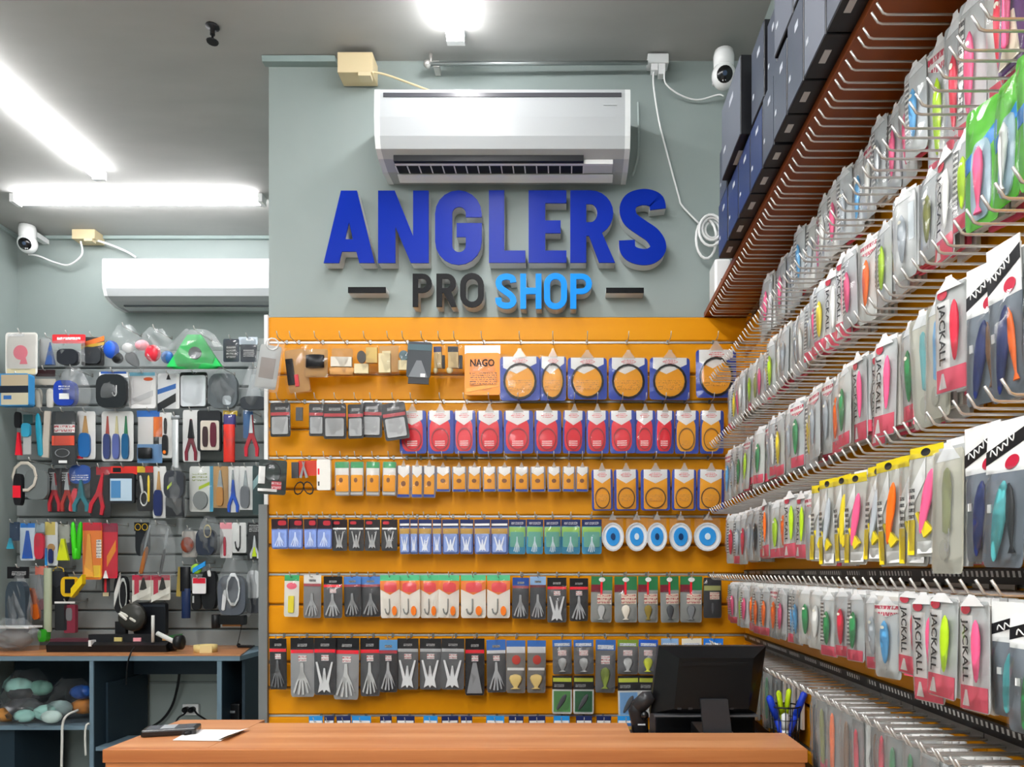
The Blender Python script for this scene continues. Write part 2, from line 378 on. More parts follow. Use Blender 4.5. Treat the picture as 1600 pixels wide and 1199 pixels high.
# ------------------------------------------------------------------ slat panels
def board_mesh(L, h, t=.014): return MB().prism_x([(0,0),(-t*.6,.001),(-t,.006),(-t,h-.006),(-t*.6,h-.001),(0,h)], 0, L)
sp = thing('slat_panel', 'orange wooden slat panel covering the back wall below the sign', 'slat panel', (XE, YB-.002, 0))
BG = [497,538,588,630,673,717,766,808,853,898,945,992,1034,1074,1117,1160,1205,1250,1295,1340,1385,1430,1470]
def bz(py): return CZ + (CY-py)*YB/F
x0 = P(424, 0, YB).x; LB = XR - .016 - x0
MB().box(x0-XE, -.006, bz(1470), x0-XE+LB, 0, bz(497)).build('backing', M('#6b4a1c', .6), sp)
for i in range(len(BG)-1):
    za, zb = bz(BG[i+1]) + .003, bz(BG[i]) - .003
    board_mesh(LB, zb-za).build('board', ORANGE, sp, (x0-XE, -.006, za))
for i in range(1, len(BG)-1):
    main = BG[i] in (538,630,717,808,898,992,1117)
    MB().box(x0-XE, -.018 if main else -.013, bz(BG[i])-.0034, x0-XE+LB, -.0062, bz(BG[i])+.0034 if main else bz(BG[i])+.001).build('groove_rail', STEEL if main else M('#a8742c', .4), sp)
MB().box(-.022, -.035, 0, x0-XE, -.001, bz(790)).build('edge_post', M('#7d8081', .4, .3), sp)
MB().box(-.004, -.03, bz(790), x0-XE, -.001, bz(497)).build('edge_trim', WHITE, sp)

sr = thing('slat_panel', 'orange slat panel along the right wall behind hanging lures', 'slat panel', (XR-.001, 0, 0))
RZ = [CZ + .882 - .2255*i for i in range(7)]                       # heights of the peg rows
gz = [CZ+.91]
for z in RZ: gz += [z, z-.11275]
gz += [RZ[-1]-.24, RZ[-1]-.36, RZ[-1]-.48]
SEAM, Y0R = 1.113, -.6
MB().box(-.006, Y0R, gz[-1], 0, YB-.004, gz[0]).build('backing', M('#6b4a1c', .6), sr)
for i in range(len(gz)-1):
    za, zb = gz[i+1]+.003, gz[i]-.003
    for ya, yb in ((Y0R, SEAM-.0015), (SEAM+.0015, YB-.02)):
        board_mesh(yb-ya, zb-za).build('board', ORANGE_Y, sr, (-.006, yb, za), (0, 0, R(-90)))
for i, z in enumerate(RZ):
    MB().box(-.016, Y0R, z-.0034, -.0062, YB-.02, z+.0034).build('groove_rail', STEEL, sr)
TK = M_tickets()
for z, nm in ((RZ[4], 'upper'), (RZ[5], 'lower')):
    tag(MB().prism([(0,-.010),(-.004,-.011),(-.008,.012),(0,.014)], Y0R, YB-.04).build('ticket_rail', TK, None, (XR-.022, 0, z+.012)),
        f'black price ticket rail with white tickets, {nm} of two on right wall', 'ticket rail')

# brown shelf over the right-wall pegs
SZ = CZ + .912; SX = .49
t = thing('wall_shelf', 'long brown wooden shelf above the hanging lures carrying black boxes', 'shelf', (0, 0, SZ))
MB().box(SX, -.6, 0, XR-.001, YB-.002, .016).build('shelf_board', BROWN, t)
MB().box(SX, -.6, .0162, SX+.008, YB-.002, .018).build('edge_strip', M('#4d220b', .4), t)

# ================================================================== SIGN
def catmull2(pts, k=5):
    return [(p.x, p.y) for p in smooth_path([(x, y, 0) for x, y in pts], k)]
def stroke(pts, wd, k=5):
    c = [Vector(p) for p in catmull2(pts, k)]; l, r = [], []
    for i, p in enumerate(c):
        t = (c[min(i+1, len(c)-1)] - c[max(i-1, 0)]).normalized(); n = Vector((-t.y, t.x)); l.append(p+n*wd/2); r.append(p-n*wd/2)
    return [tuple(q) for q in l + r[::-1]]
def arc(cx, cy, rx, ry, a0, a1, n=10): return [(cx+rx*math.cos(R(a0+(a1-a0)*i/n)), cy-ry*math.sin(R(a0+(a1-a0)*i/n))) for i in range(n+1)]
def Lp(x0,x1,y0,y1,s,bowl):     # P and its counter
    xm = x1-(bowl-y0)/2; r = (bowl-y0)/2
    return [[(x0,y1),(x0,y0)] + arc(xm, y0+r, x1-xm, r, 90, -90) + [(x0+s,bowl),(x0+s,y1)],
            [(x0+s,y0+s*.9),(x0+s,bowl-s*.9)] + arc(xm, y0+r, max(x1-xm-s,1), max(r-s*.9,1), -90, 90)]
def Lr(x0,x1,y0,y1,s,bowl):
    xb = x1-(x1-x0)*.04; r = (bowl-y0)/2; xm = xb-r
    return [[(x0,y1),(x0,y0)] + arc(xm, y0+r, xb-xm, r, 90, -60) + [(x1,y1),(x1-s,y1),(x0+s+(x1-x0)*.06,bowl),(x0+s,bowl),(x0+s,y1)],
            [(x0+s,y0+s*.85),(x0+s,bowl-s*.85)] + arc(xm, y0+r, max(xb-xm-s,1), max(r-s*.85,1), -90, 90)]
def Lo(x0,x1,y0,y1,s):
    r = (x1-x0)/2; cx = (x0+x1)/2
    return [arc(cx,y0+r,r,r,0,180)+arc(cx,y1-r,r,r,180,360), arc(cx,y0+r,r-s,r-s,0,180)+arc(cx,y1-r,r-s,r-s,180,360)]
def Ls(x0,x1,y0,y1,s):
    h = s/2; a, b, c, d = x0+h, x1-h, y0+h, y1-h; X = lambda u: a+(b-a)*u; Y = lambda v: c+(d-c)*v
    return [stroke([(X(.99),Y(.2)),(X(.94),Y(.07)),(X(.73),Y(.01)),(X(.47),Y(0)),(X(.17),Y(.05)),(X(.03),Y(.16)),(X(.04),Y(.28)),(X(.16),Y(.39)),(X(.47),Y(.51)),(X(.8),Y(.63)),(X(.98),Y(.77)),(X(.97),Y(.89)),(X(.77),Y(.98)),(X(.5),Y(1)),(X(.2),Y(.96)),(X(.03),Y(.87)),(X(0),Y(.72))], s)]
def q5(p): return [(480+x/5, 280+y/5) for x, y in p]
def a5(cx, cy, r, a0, a1): return arc(cx, cy, r, r, a0, a1)
SIGN = [
 ('blue', 'A', [q5([(130,657),(265,92),(390,92),(528,657),(408,657),(385,568),(272,568),(250,657)]), q5([(328,340),(298,472),(358,472)])], 'large blue letter A, first letter of the big sign word'),
 ('blue', 'N', [q5([(555,657),(555,92),(685,92),(828,445),(828,92),(950,92),(950,657),(810,657),(690,375),(690,657)])], 'large blue letter N in the big sign word'),
 ('blue', 'G', [q5(a5(1182,272,182,0,180) + a5(1182,490,182,180,360) + [(1365,345),(1168,345),(1168,455),(1240,455)] + a5(1187,520,53,0,-180) + a5(1187,272,53,180,0) + [(1240,300),(1364,300)])], 'large blue letter G in the big sign word'),
 ('blue', 'L', [[(764,411),(764,298),(788,298),(788,392),(821,392),(821,411)]], 'large blue letter L in the big sign word'),
 ('blue', 'E', [[(826,411),(826,298),(885,298),(885,318),(852,318),(852,345),(876,345),(876,365),(852,365),(852,392),(885,392),(885,411)]], 'large blue letter E in the big sign word'),
 ('blue', 'R', Lr(891,961,298,411,25,369), 'large blue letter R in the big sign word'),
 ('blue', 'S', Ls(967,1041,296,414.5,25), 'large blue letter S, last letter of the big sign word'),
 ('dark', 'P', Lp(645,675,428,480,8.5,458), 'small black letter P below the big blue letters'),
 ('dark', 'R', Lr(682,714,428,480,9,458), 'small black letter R below the big blue letters'),
 ('dark', 'O', Lo(719,756,427,481,9), 'small black letter O below the big blue letters'),
 ('sky', 'S', Ls(774,807,428,483,9.5), 'small sky-blue letter S below the big blue letters'),
 ('sky', 'H', [[(813,483),(813,428),(822,428),(822,450),(837,450),(837,428),(846,428),(846,483),(837,483),(837,460),(822,460),(822,483)]], 'small sky-blue letter H below the big blue letters'),
 ('sky', 'O', Lo(850,886,427,484,9.5), 'small sky-blue letter O below the big blue letters'),
 ('sky', 'P', Lp(891,925,428,483,9.5,460), 'small sky-blue letter P below the big blue letters'),
 ('dark', 'bar', [[(544,458),(544,449),(603,449),(603,458)]], 'black dash mounted left of the small sign letters'),
 ('dark', 'bar', [[(947,458),(947,450),(1006,450),(1006,458)]], 'black dash mounted right of the small sign letters')]
SM = {'blue': M('#0029a0', .3401), 'dark': M('#08090d', .4201), 'sky': M('#0592f8', .4201)}
SIDE = M('#d7d9d8', .45)
for m_ in SM.values(): m_.node_tree.nodes['Principled BSDF'].inputs['Specular IOR Level'].default_value = .16
def curve_mesh(polys, ext, name):
    c = bpy.data.curves.new(name, 'CURVE'); c.dimensions = '2D'; c.fill_mode = 'BOTH'; c.extrude = ext
    for p in polys:
        s = c.splines.new('POLY'); s.points.add(len(p)-1)
        for q, (x, y) in zip(s.points, p): q.co = (x, y, 0, 1)
        s.use_cyclic_u = True
    o = bpy.data.objects.new(name, c); COL.objects.link(o); dg = bpy.context.evaluated_depsgraph_get()
    me = bpy.data.meshes.new_from_object(o.evaluated_get(dg)); bpy.data.objects.remove(o); me.materials.clear(); return me
def strip_mesh(p, ext, name):
    n = len(p)//2; l, r = p[:n], p[n:][::-1]; b = MB(); v = []
    for z in (ext, -ext):
        v += [(x, y, z) for x, y in l] + [(x, y, z) for x, y in r]
    f = []
    for i in range(n-1):
        f += [(i, i+1, n+i+1, n+i), (2*n+i, 3*n+i, 3*n+i+1, 2*n+i+1), (i, 2*n+i, 2*n+i+1, i+1), (n+i, n+i+1, 3*n+i+1, 3*n+i)]
    f += [(0, n, 3*n, 2*n), (n-1, 3*n-1, 4*n-1, 2*n-1)]
    return b.add(v, f).mesh(name)
for colr, ch, polys, lab in SIGN:
    D = YB - .05; k = D/F; xs = [x for p in polys for x, y in p]; ys = [y for p in polys for x, y in p]
    cx, cy = (min(xs)+max(xs))/2, max(ys)
    t = thing('sign_letter' if ch != 'bar' else 'sign_dash', lab, 'sign letter' if ch != 'bar' else 'sign dash', P(cx, cy, D), (0, 0, 0), 'raised letters and dashes of the wall sign')
    pl = [[((x-cx)*k, (cy-y)*k) for x, y in p] for p in polys]
    for nm, ext, yo, mt in (('face', .0025, 0, SM[colr]), ('letter_side', .0225, .0255, SIDE)):
        me = strip_mesh(pl[0], ext, nm) if ch == 'S' else curve_mesh(pl, ext, nm); me.materials.append(mt); o = bpy.data.objects.new(nm, me); COL.objects.link(o)
        o.parent = t; o.rotation_euler = (R(90), 0, 0); o.location = (0, yo, 0)

# ================================================================== AIR CONDITIONERS
ACW = M('#b2b6b8', .25)
def aircon(label, x0, x1, yw, dep, zt, zb, vent):
    t = thing('air_conditioner', label, 'air conditioner', ((x0+x1)/2, yw-.001, CZ+zb)); W = (x1-x0)/2; H = zt-zb
    pr = [(0,H),(-dep+.02,H),(-dep+.004,H-.006),(-dep,H-.02),(-dep-.003,H*.55),(-dep+.002,H*.28),(-dep+.015,H*.12),(-dep+.05,.012),(-dep*.45,0),(0,.004)]
    MB().prism_x(pr, -W+.018, W-.018).build('body', ACW, t)
    for s in (-1, 1):
        c = [(y*1.0, z) for y, z in pr]
        MB().prism_x(c, s*(W-.018), s*W).build('end_panel', M('#dfe2e2', .3), t)
    if vent:
        MB().box(-W+.03, -dep-.0025, H-.034, W-.03, -dep+.01, H-.02).build('top_strip', M('#4a4b50', .25), t)
        DK = M('#15171c', .5); A = -W+.055; B = W-.055
        MB().box(A, -dep+.036, -.002, B-.1, -dep+.052, .03).build('air_slot', DK, t)
        MB().box(A, -dep+.052, -.003, B, -dep+.064, .016).build('slot_rib', WPL, t)
        MB().box(A, -dep+.066, -.0025, B-.1, -dep+.112, .004).build('outlet', DK, t)
        MB().box(B-.1, -dep+.066, -.0025, B, -dep+.112, .004).build('outlet_cover', M('#d5d8d8', .35), t)
        n = 16
        for i in range(n+1):
            x = A + (B-.1-A)*i/n; MB().box(x-.002, -dep+.066, -.0045, x+.002, -dep+.112, -.0026).build('vane', WPL, t)
        MB().prism_x([(-dep+.114,-.004),(-dep+.112,-.009),(-dep+.15,-.016),(-dep+.154,-.012)], A-.004, B+.004).build('louver', WPL, t)
        MB().box(W-.09, -dep-.0042, H*.72, W-.045, -dep-.0025, H*.735).build('logo', M('#b8bcbe', .4), t)
    else:
        MB().box(-W+.06, -dep+.085, -.001, W-.06, -dep+.098, .01).build('air_slot', M('#4c545a', .4), t)
        MB().box(-W+.05, -dep+.1, -.004, W-.05, -dep+.15, .006).build('louver', M('#c9cfd1', .35), t)
    return t
AC1 = aircon('large white air conditioner with open vent above the blue sign', P(585,0,2.45).x, P(985,0,2.45).x, YB, .2, 1.612, 1.388, True)
AC2 = aircon('white air conditioner with closed flap on the far left wall', P(160,0,3.84).x, P(160,0,3.84).x+.95, YB2, .2, 1.639, 1.415, False)

# ================================================================== cameras, boxes, cables up high
def dome_cam(label, px, py, D, r, yw, yaw=-6):
    t = thing('security_camera', label, 'camera', P(px, py, D)); b = MB()
    b.lathe([(r*.55,.55*r),(r*.82,.7*r),(r*.86,1.5*r),(r*.78,1.95*r),(r*.3,2.05*r)], 18); b.build('base', WPL, t)
    MB().sphere((0,0,0), r, 20, 12, (1,.95,1.05)).build('head', WPL, t)
    h = MB().lathe([(r*.66,0),(r*.62,-.16*r),(r*.3,-.3*r),(.002,-.33*r)], 18, (0,-.66*r,0), 'y').build('face_plate', BLACKG, t, (0,0,0), (R(24), 0, R(yaw)))
    MB().lathe([(r*.2,0),(r*.16,-.05*r)], 12, (0,-.97*r,.05*r), 'y').build('lens', M('#3a4a60', .1), h)
    MB().box(-r*.35, r*.3, r*1.2, r*.35, yw-D-.001, r*1.75).build('bracket', WHITE, t)
    return t
CAM1 = dome_cam('white security camera in the corner beside the black boxes', 1131, 119, 2.52, .042, YB)
CAM2 = dome_cam('white security camera in the far left corner', 43, 381, 3.9, .048, YB2, 16)
def bx(name, label, cat, x0,y0,x1,y1,D,dep,mat,b=.003):
    p = P((x0+x1)/2, y1, D); W = (x1-x0)*D/F/2; H = (y1-y0)*D/F
    t = thing(name, label, cat, p); MB().bbox(-W,0,0,W,dep,H,b).build('case', mat, t); return t, W, H
t, W, H = bx('junction_box', 'cream cable junction box above large air conditioner', 'junction box', 527,81,582,113,2.57,.075,CREAM); MB().box(W*.2,-.004,-.014,W*.9,.03,-.001).build('plug', M('#d9caa6', .5), t)
t, W, H = bx('junction_box', 'cream cable junction box above the far air conditioner', 'junction box', 112,358,148,373,3.95,.085,CREAM); MB().box(W*.1,-.004,-.014,W*.8,.03,-.001).build('plug', M('#d9caa6', .5), t)
t, W, H = bx('power_outlet', 'white double power outlet box under ceiling near right camera', 'power outlet', 1012,83,1045,98,2.6,.045,WHITE)
for i, u in enumerate((-.35, .35)): MB().box(W*u-.012,.002,-.024-.014*i,W*u+.012,.03,-.001).build('plug', WPL, t)
t = thing('curtain_rod', 'grey metal rod with bracket under the ceiling above air conditioner', 'rod', P(840, 100, 2.6))
c = P(840,100,2.6); A = P(668,100,2.6)-c; B = P(1012,98,2.6)-c
MB().tube([A, B], .007, 8).build('pole', M('#9aa09f', .35, .7), t)
MB().sphere(A, .014, 10, 6).build('finial', STEEL, t)
MB().tube([A+Vector((.012,0,0)), A+Vector((.012,.0,.035))], .006, 8).build('bracket_arm', STEEL, t)
MB().box(A.x+.02, .0, -.01, A.x+.04, .048, .012).build('bracket', STEEL, t)
def cable(name, label, pts, r, mat, cat='cable', owner=None):
    if owner: return MB().tube(smooth_path([Vector(p) - owner.location for p in pts]), r, 6).build(name, mat, owner)
    return tag(MB().tube(smooth_path(pts), r, 6).build(name, mat), label, cat)
cable('power_cord', 'white cord sagging from outlet box to right security camera', [P(1039,108,2.6),P(1040,130,2.61),P(1062,148,2.62),P(1090,156,2.63),P(1122,148,2.62),P(1130,150,2.6)], .003, WPL, owner=CAM1)
cable('power_cord', 'cream cord from junction box to top of large air conditioner', [P(574,112,2.58),P(600,116,2.6),P(640,130,2.62),P(672,142,2.63)], .004, CREAM, owner=AC1)
cable('power_cord', 'white cord from cream box to far left security camera', [P(126,377,3.96),P(128,398,3.98),P(108,414,3.99),P(85,410,4.0),P(60,400,3.98),P(45,398,3.93)], .005, WPL, owner=CAM2)
cable('power_cord', 'white cord from cream box to far air conditioner', [P(140,373,3.97),P(165,380,3.99),P(195,392,4.0),P(212,402,4.0)], .006, WPL, owner=AC2)
t = thing('cable_coil', 'coiled white cable hanging on the wall beside boxes', 'cable coil', P(1104, 400, 2.6))
cc = P(1104,400,2.6)
for i, (px, py, rx, rz) in enumerate(((1110,362,.042,.055),(1112,358,.034,.04),(1104,372,.036,.07),(1114,356,.025,.03))):
    q = P(px,py,2.6)-cc; MB().tube([(q.x+rx*math.cos(a*math.pi/9), .008*i-.01, q.z+rz*math.sin(a*math.pi/9)) for a in range(19)], .005, 6).build('cable_loop', WPL, t)
cable('power_cord', 'white cord from outlet box down to coil by shelf', [P(1023,100,2.61),P(1021,130,2.62),P(1030,190,2.63),P(1045,250,2.63),P(1060,305,2.635),P(1066,322,2.635),P(1092,349,2.62)], .0035, WPL, owner=t)
t, W, H = bx('router', 'white router standing on the brown shelf in the corner', 'router', 1103,430,1128,492,2.5,.1,WPL,.008); t.location.z = SZ+.0165; t.location.x += .03
MB().box(-.006,-.003,.05,.006,.002,.065).build('button', BLACK, t)
cable('conduit', 'thin white pipe beside the large air conditioner', [P(997,160,2.635),P(998,210,2.64),P(996,250,2.64),P(988,275,2.63)], .004, M('#a9b5b2', .5), 'pipe')
t = thing('sprinkler', 'black fire sprinkler head hanging from the ceiling', 'sprinkler', (P(332,57,2.48).x, 2.48, ZC))
MB().lathe([(.022,0),(.022,-.006),(.008,-.01),(.008,-.03)], 12).build('rose', BLACK, t)
MB().tube([(0,0,-.028),(0,0,-.05)], .004, 6).build('stem', BLACK, t)
MB().lathe([(.004,-.048),(.02,-.052),(.018,-.056)], 12).build('deflector', BLACK, t)

# ================================================================== black boxes on the shelf
BXF = [M('#474d5b', .28), M('#2f3d66', .28), M('#656a76', .3)]; BXD = M('#16171b', .35)
bt = SZ + .0185
BOXES = [ # D far, D near, z low, z high (over the shelf), x, look
 (2.19,2.07,0,.155,.45,1),(2.06,1.94,0,.15,.45,1),(1.935,1.815,0,.15,.45,1),(1.81,1.70,0,.15,.45,1),(1.695,1.605,0,.155,.45,0),
 (2.185,2.09,.157,.31,.452,0),(2.05,1.83,.157,.355,.43,2),(1.80,1.685,.157,.335,.45,0),
 (1.595,1.50,0,.16,.447,0),(1.495,1.395,0,.175,.447,0),(1.39,1.275,0,.17,.447,2),(1.27,1.15,0,.17,.447,0),(1.145,1.02,0,.18,.447,2),(1.015,.88,0,.18,.447,0),
 (1.59,1.46,.177,.345,.447,2),(1.45,1.30,.177,.36,.445,2),(1.29,1.16,.18,.37,.447,0),(1.15,1.0,.185,.37,.447,2),
 (1.675,1.60,.160,.31,.455,0)]
nb = 0
for i, (ya, yb, za, zb, x, lk) in enumerate(BOXES):
    low = za == 0
    t = thing('product_box', f"{['dark grey','navy blue','pale grey fronted'][lk]} carton, {ordw(sum(1 for q in BOXES[:i+1] if (q[2]==0)==low))} from the back wall, {'bottom' if low else 'upper'} layer on brown shelf", 'box', (x, (ya+yb)/2, bt+za), (0,0,0), 'cartons on the brown shelf')
    h = (ya-yb)/2; W = XR-.006-x; H = zb-za
    MB().bbox(0,-h,0,W,h,H,.002).build('carton', BXD, t)
    MB().box(-.001,-h+.003,.003,.0005,h-.003,H-.003).build('front_print', BXF[lk], t)
    MB().box(-.0016,-h*.2-.01,H*.72,-.0011,h*.2-.01,H*.8).build('logo', M('#b9bec8', .3), t)
    MB().box(-.0016,h*.55,H*.3,-.0011,h*.75,H*.36).build('mark', M('#c9cdd4', .3), t)
    MB().box(.012,-h*.35,-.0008,.024,h*.25,.0005).build('underside_logo', M('#b8b8b8', .4), t)

# ================================================================== PEG HOOKS
def hook_mesh(L, double, r=.0021):
    b = MB(); pr = [(0,0,0),(0,-L+.016,0),(0,-L+.01,.002),(0,-L,.018)]
    return b.tube(pr, r, 5)
PEG = {}
def peg(L, r):
    k = (round(L,3), r)
    if k not in PEG: PEG[k] = hook_mesh(L, False, r).mesh('prong', STEEL)
    return PEG[k]
PLATE = MB().prism([(-.5,-.5),(.5,-.5),(.5,.5),(-.5,.5)], 0, -1).mesh('plate', STEELD)
def hook(x, y, z, rz, L, label, group, double, r=.0021):
    t = thing('double_peg_hook' if double else 'peg_hook', label, 'double hook' if double else 'peg hook', (x, y, z), (0, 0, rz), group)
    for dx in ((-.0165, .0165) if double else (0,)):
        o = bpy.data.objects.new('prong', peg(L, r)); COL.objects.link(o); o.parent = t; o.location = (dx, 0, -.008)
    o = bpy.data.objects.new('plate', PLATE); COL.objects.link(o); o.parent = t; o.scale = (.046, .003, .026) if double else (.008, .003, .014)
    return t

# ================================================================== BACK PANEL GOODS
YEL, BLU, RED, WHT, GRN = M('#f8ac10', .3), M('#2c4cb4', .3), M('#ee2337', .3), M('#f2f2f0', .3), M('#3fa465', .3)
BLK, GRY, LGR, DGR = M('#1b1b1e', .35), M('#7f8183', .35), M('#b9bbba', .3), M('#4c4e51', .4)
ORG, CRM, TEAL, SKY = M('#ef7a22', .35), M('#dccfa6', .5), M('#2aa7b8', .35), M('#2f93dd', .3)
PINK, LPK, MAR, NVY = M('#f0687f', .35), M('#f3a3ad', .35), M('#7b2433', .35), M('#25305f', .3)
LIM, TAN, BRW, PUR = M('#c3dc2a', .35), M('#c79a5d', .5), M('#8a5a30', .5), M('#6f3f78', .35)
PRY, PRW, PRR, PRB, PRK = M_print('#f8ac10', '#9a6a10', 5, .56), M_print('#f4f4f2', '#c23440', 3), M_print('#ee2337', '#ffe9e6', 3, .42), M_print('#25305f', '#e8e8ee', 3), M_print('#1b1b1e', '#dcdcdc', 4)
PRO_, PRG, PRWK = M_print('#ef8d1f', '#4a2a08', 6), M_print('#4c4e51', '#d7d7d7', 4), M_print('#f2f2f0', '#333333', 6)
def film(E, v0=0, t=9, m=None, shape=None): return E + [('bag', (shape or 'pillow%d' % random.randrange(4)), 0, v0, 1, 1, m or FILM, 1.2, t)]
def tab(m=None): return ('hang_tab', 'house', .32, -.12, .68, .07, m or FROST)
def s_leader():
    return film([('card','rr',0,.05,1,1,BLU,0,1), ('disc_panel','disc',.09,.2,.91,.97,YEL), ('header','shield',.08,.05,.92,.42,WHT), ('logo','disc',.32,.09,.7,.2,M_print('#f2f2f0','#d23a3a',3,.45)),
                 ('print_panel','box',.2,.55,.8,.78,PRY), ('leader_ring','ring',.08,.19,.92,.98,BLK,None,2), tab()], .02, 10)
def s_red(a=None):
    return film([('card','rr',0,.03,1,1,BLU,0,1), ('panel','round',.07,.2,.86,.95,RED if a is None else a), ('header','vee',.07,.03,.86,.36,WHT), ('logo','disc',.25,.09,.7,.2,M_print('#f2f2f0','#d23a3a',3,.45)),
                 ('print_panel','box',.28,.7,.66,.84,PRR if a is None else PRY), ('leader_coil','ring',.14,.42,.82,.93,M('#a8323e',.3) if a is None else M('#8a6418',.3),None,1.5), tab()], 0, 9)
def s_smallyel(a=BLU):
    return film([('card','rr',0,.04,1,1,M('#8d8f9c',.3),0,1), ('panel','rr',.1,.3,.9,.96,YEL), ('header','vee',.1,.04,.9,.4,WHT), ('motif','disc',.32,.5,.66,.66,BRW), ('foot','box',.1,.9,.9,.97,a), tab()], 0, 8)
def s_smallyel2(a=GRN):
    return film([('card','rr',0,.02,1,1,M('#9a9794',.3),0,1), ('header','box',.06,.02,.94,.2,a), ('band','box',.06,.2,.94,.42,WHT), ('panel','rr',.08,.4,.92,.88,YEL), ('motif','disc',.3,.48,.55,.62,BRW), ('foot','box',.08,.9,.92,.97,LGR)], 0, 8)
def s_bigyel():
    return film([('card','rr',0,.03,1,1,BLU,0,1), ('panel','rr',.1,.2,.9,.97,YEL), ('header','vee',.1,.03,.9,.36,WHT), ('logo','disc',.28,.1,.72,.22,M_print('#f2f2f0','#d23a3a',3,.45)), ('leader_coil','ring',.14,.45,.86,.96,M('#6b4a10',.3),None,1.5), ('print_panel','box',.28,.62,.72,.78,PRY), tab()], 0, 9)
def s_blackcard():
    return film([('card','rr',0,0,1,1,BLK,0,1.2), ('header_print','box',.25,.12,.75,.2,PRK), ('stripe','box',.04,.28,.96,.37,M('#c0353f',.3)), ('window','rr',.1,.42,.9,.93,M('#9b9d9e',.25),None,3), ('sticker','box',.62,.76,.84,.88,WHT,4.6)], 0, 7)
def s_skirt(hd=BLK, stripe=RED, body=None, lab=True, shape='fan', mat=None, tag_=WHT):
    E = [('card','rr',0,.03,1,1,body or M('#5a5b5e',.35),0,1), ('header','box',0,0,1,.2,hd), ('header_print','box',.3,.1,.7,.15,PRK), ('stripe','box',.02,.2,.98,.26,stripe)]
    if lab: E.append(('price_label','box',.34,.3,.68,.4,M_print('#f4f4f2','#c23440',2)))
    E.append(('skirt', shape,.1,.42,.9,.96, mat or M('#a6a8aa',.3), None, 5))
    return film(E, .18, 9)
def s_hookpack():
    return film([('card','rr',0,0,1,1,M('#f8f4ea',.35),0,1), ('header','box',0,0,1,.13,M('#5cc48d',.3)), ('logo_panel','vee',0,.13,1,.46,M('#f58a3c',.3)), ('logo','round',.2,.17,.85,.4,M('#ee5257',.3)), ('fish_hook','jhook',.15,.55,.6,.92,M('#9ea09c',.3,.6),None,4), ('bait','disc',.6,.72,.85,.94,ORG,None,3)], .12, 8)
def s_green(mt):
    return film([('card','rr',0,0,1,1,M('#9da09c',.35),0,1), ('header','box',0,0,1,.3,M('#2f7a4a',.35)), ('badge','disc',.36,.02,.66,.12,WHT), ('panel','box',0,.18,.45,.34,MAR), ('price_label','box',.3,.38,.96,.6,M_print('#f3e3cf','#c23440',3)), ('stripe','box',.44,.12,.54,.4,RED), ('lure','minnow',.3,.62,.7,.94,mt,None,6)], .28, 9)
def s_blue(hd=NVY):
    return film([('card','rr',0,0,1,1,M('#5b78bd',.3),0,1), ('header','box',0,0,1,.22,hd), ('stripe','box',.05,.12,.95,.18,WHT), ('band','box',.04,.26,.96,.42,M('#c9a24a',.35)), ('window','rr',.1,.42,.9,.95,M('#8fa6dd',.25),None,3), ('rig','vfan',.2,.5,.8,.92,M('#dfe6f2',.3),None,2)], .2, 7)
def s_teal():
    return film([('card','rr',0,0,1,1,M('#3d9bc4',.3),0,1), ('header','box',0,0,1,.2,NVY), ('header_print','box',.15,.07,.85,.15,PRB), ('band','box',.04,.22,.96,.5,M('#9ccb62',.35)), ('panel','rr',.1,.36,.9,.8,M('#6fb6a4',.3)), ('rig','fan',.3,.5,.7,.95,M('#cfe6ee',.3),None,2)], .18, 7)
def s_redblue():
    return film([('card','rr',0,0,1,1,M('#6a86cf',.3),0,1), ('header','box',0,0,1,.34,M('#2b1c24',.35)), ('logo','round',.4,.06,.9,.22,M('#b8323e',.3)), ('window','rr',.06,.38,.94,.95,M('#8ea8e8',.25),None,3), ('rig','fan',.2,.45,.8,.92,M('#c8d6f5',.3),None,2)], .3, 7)
def s_blackhook():
    return film([('card','rr',0,0,1,1,M('#3a3b3e',.35),0,1), ('header','box',0,0,1,.26,M('#241a1c',.35)), ('logo','round',.1,.06,.5,.16,M('#b8323e',.3)), ('stripe','box',.06,.27,.94,.32,WHT), ('rig','vfan',.2,.38,.8,.92,M('#b3b5b6',.3),None,3)], .25, 7)
def s_long(hd, m2, two=False):
    return film([('card','rr',0,0,1,1,M('#6f7173',.35),0,1), ('header','box',0,0,1,.2,hd), ('header_print','box',.1,.1,.9,.18,M_print('#dfe6ee','#2c3e5a',3)), ('price_label','box',.28,.3,.72,.46,M_print('#f3f0ec','#c23440',3)), ('lure','minnow',.25,.52,.75,.92,m2,None,5)], .18, 8)
def s_lowcard(a, b_):
    return film([('card','rr',0,0,1,1,M('#e5e7e2',.35),0,1), ('header','box',0,0,1,.36,BLK), ('stripe','box',.04,.06,.96,.16,a), ('logo','box',.1,.22,.6,.3,PRK), ('picture','box',.08,.4,.92,.94,b_), ('lure','spindle',.35,.45,.6,.92,DGR,None,4,30)], 0, 6)
def s_spool(big):
    return [('bag','rr',.05,0,.95,.55,FILM,4,1), ('spool','disc',.02,.14,.98,1,M('#e3e6e8',.3),0,14), ('rim','ring',.02,.14,.98,1,M('#c8ccd0',.25),14.2,3), ('line','disc',.2,.28,.8,.84,SKY,14.2,2.5), ('hub','disc',.4,.46,.6,.66,M('#173a66' if big else '#d5e4ee',.3),17,2), tab(FROST)]
rowname = {1:'top',2:'second',3:'third',4:'fourth',5:'fifth',6:'sixth',7:'bottom'}
cnt = {}
HL = 'short chrome peg hook on the orange back panel'
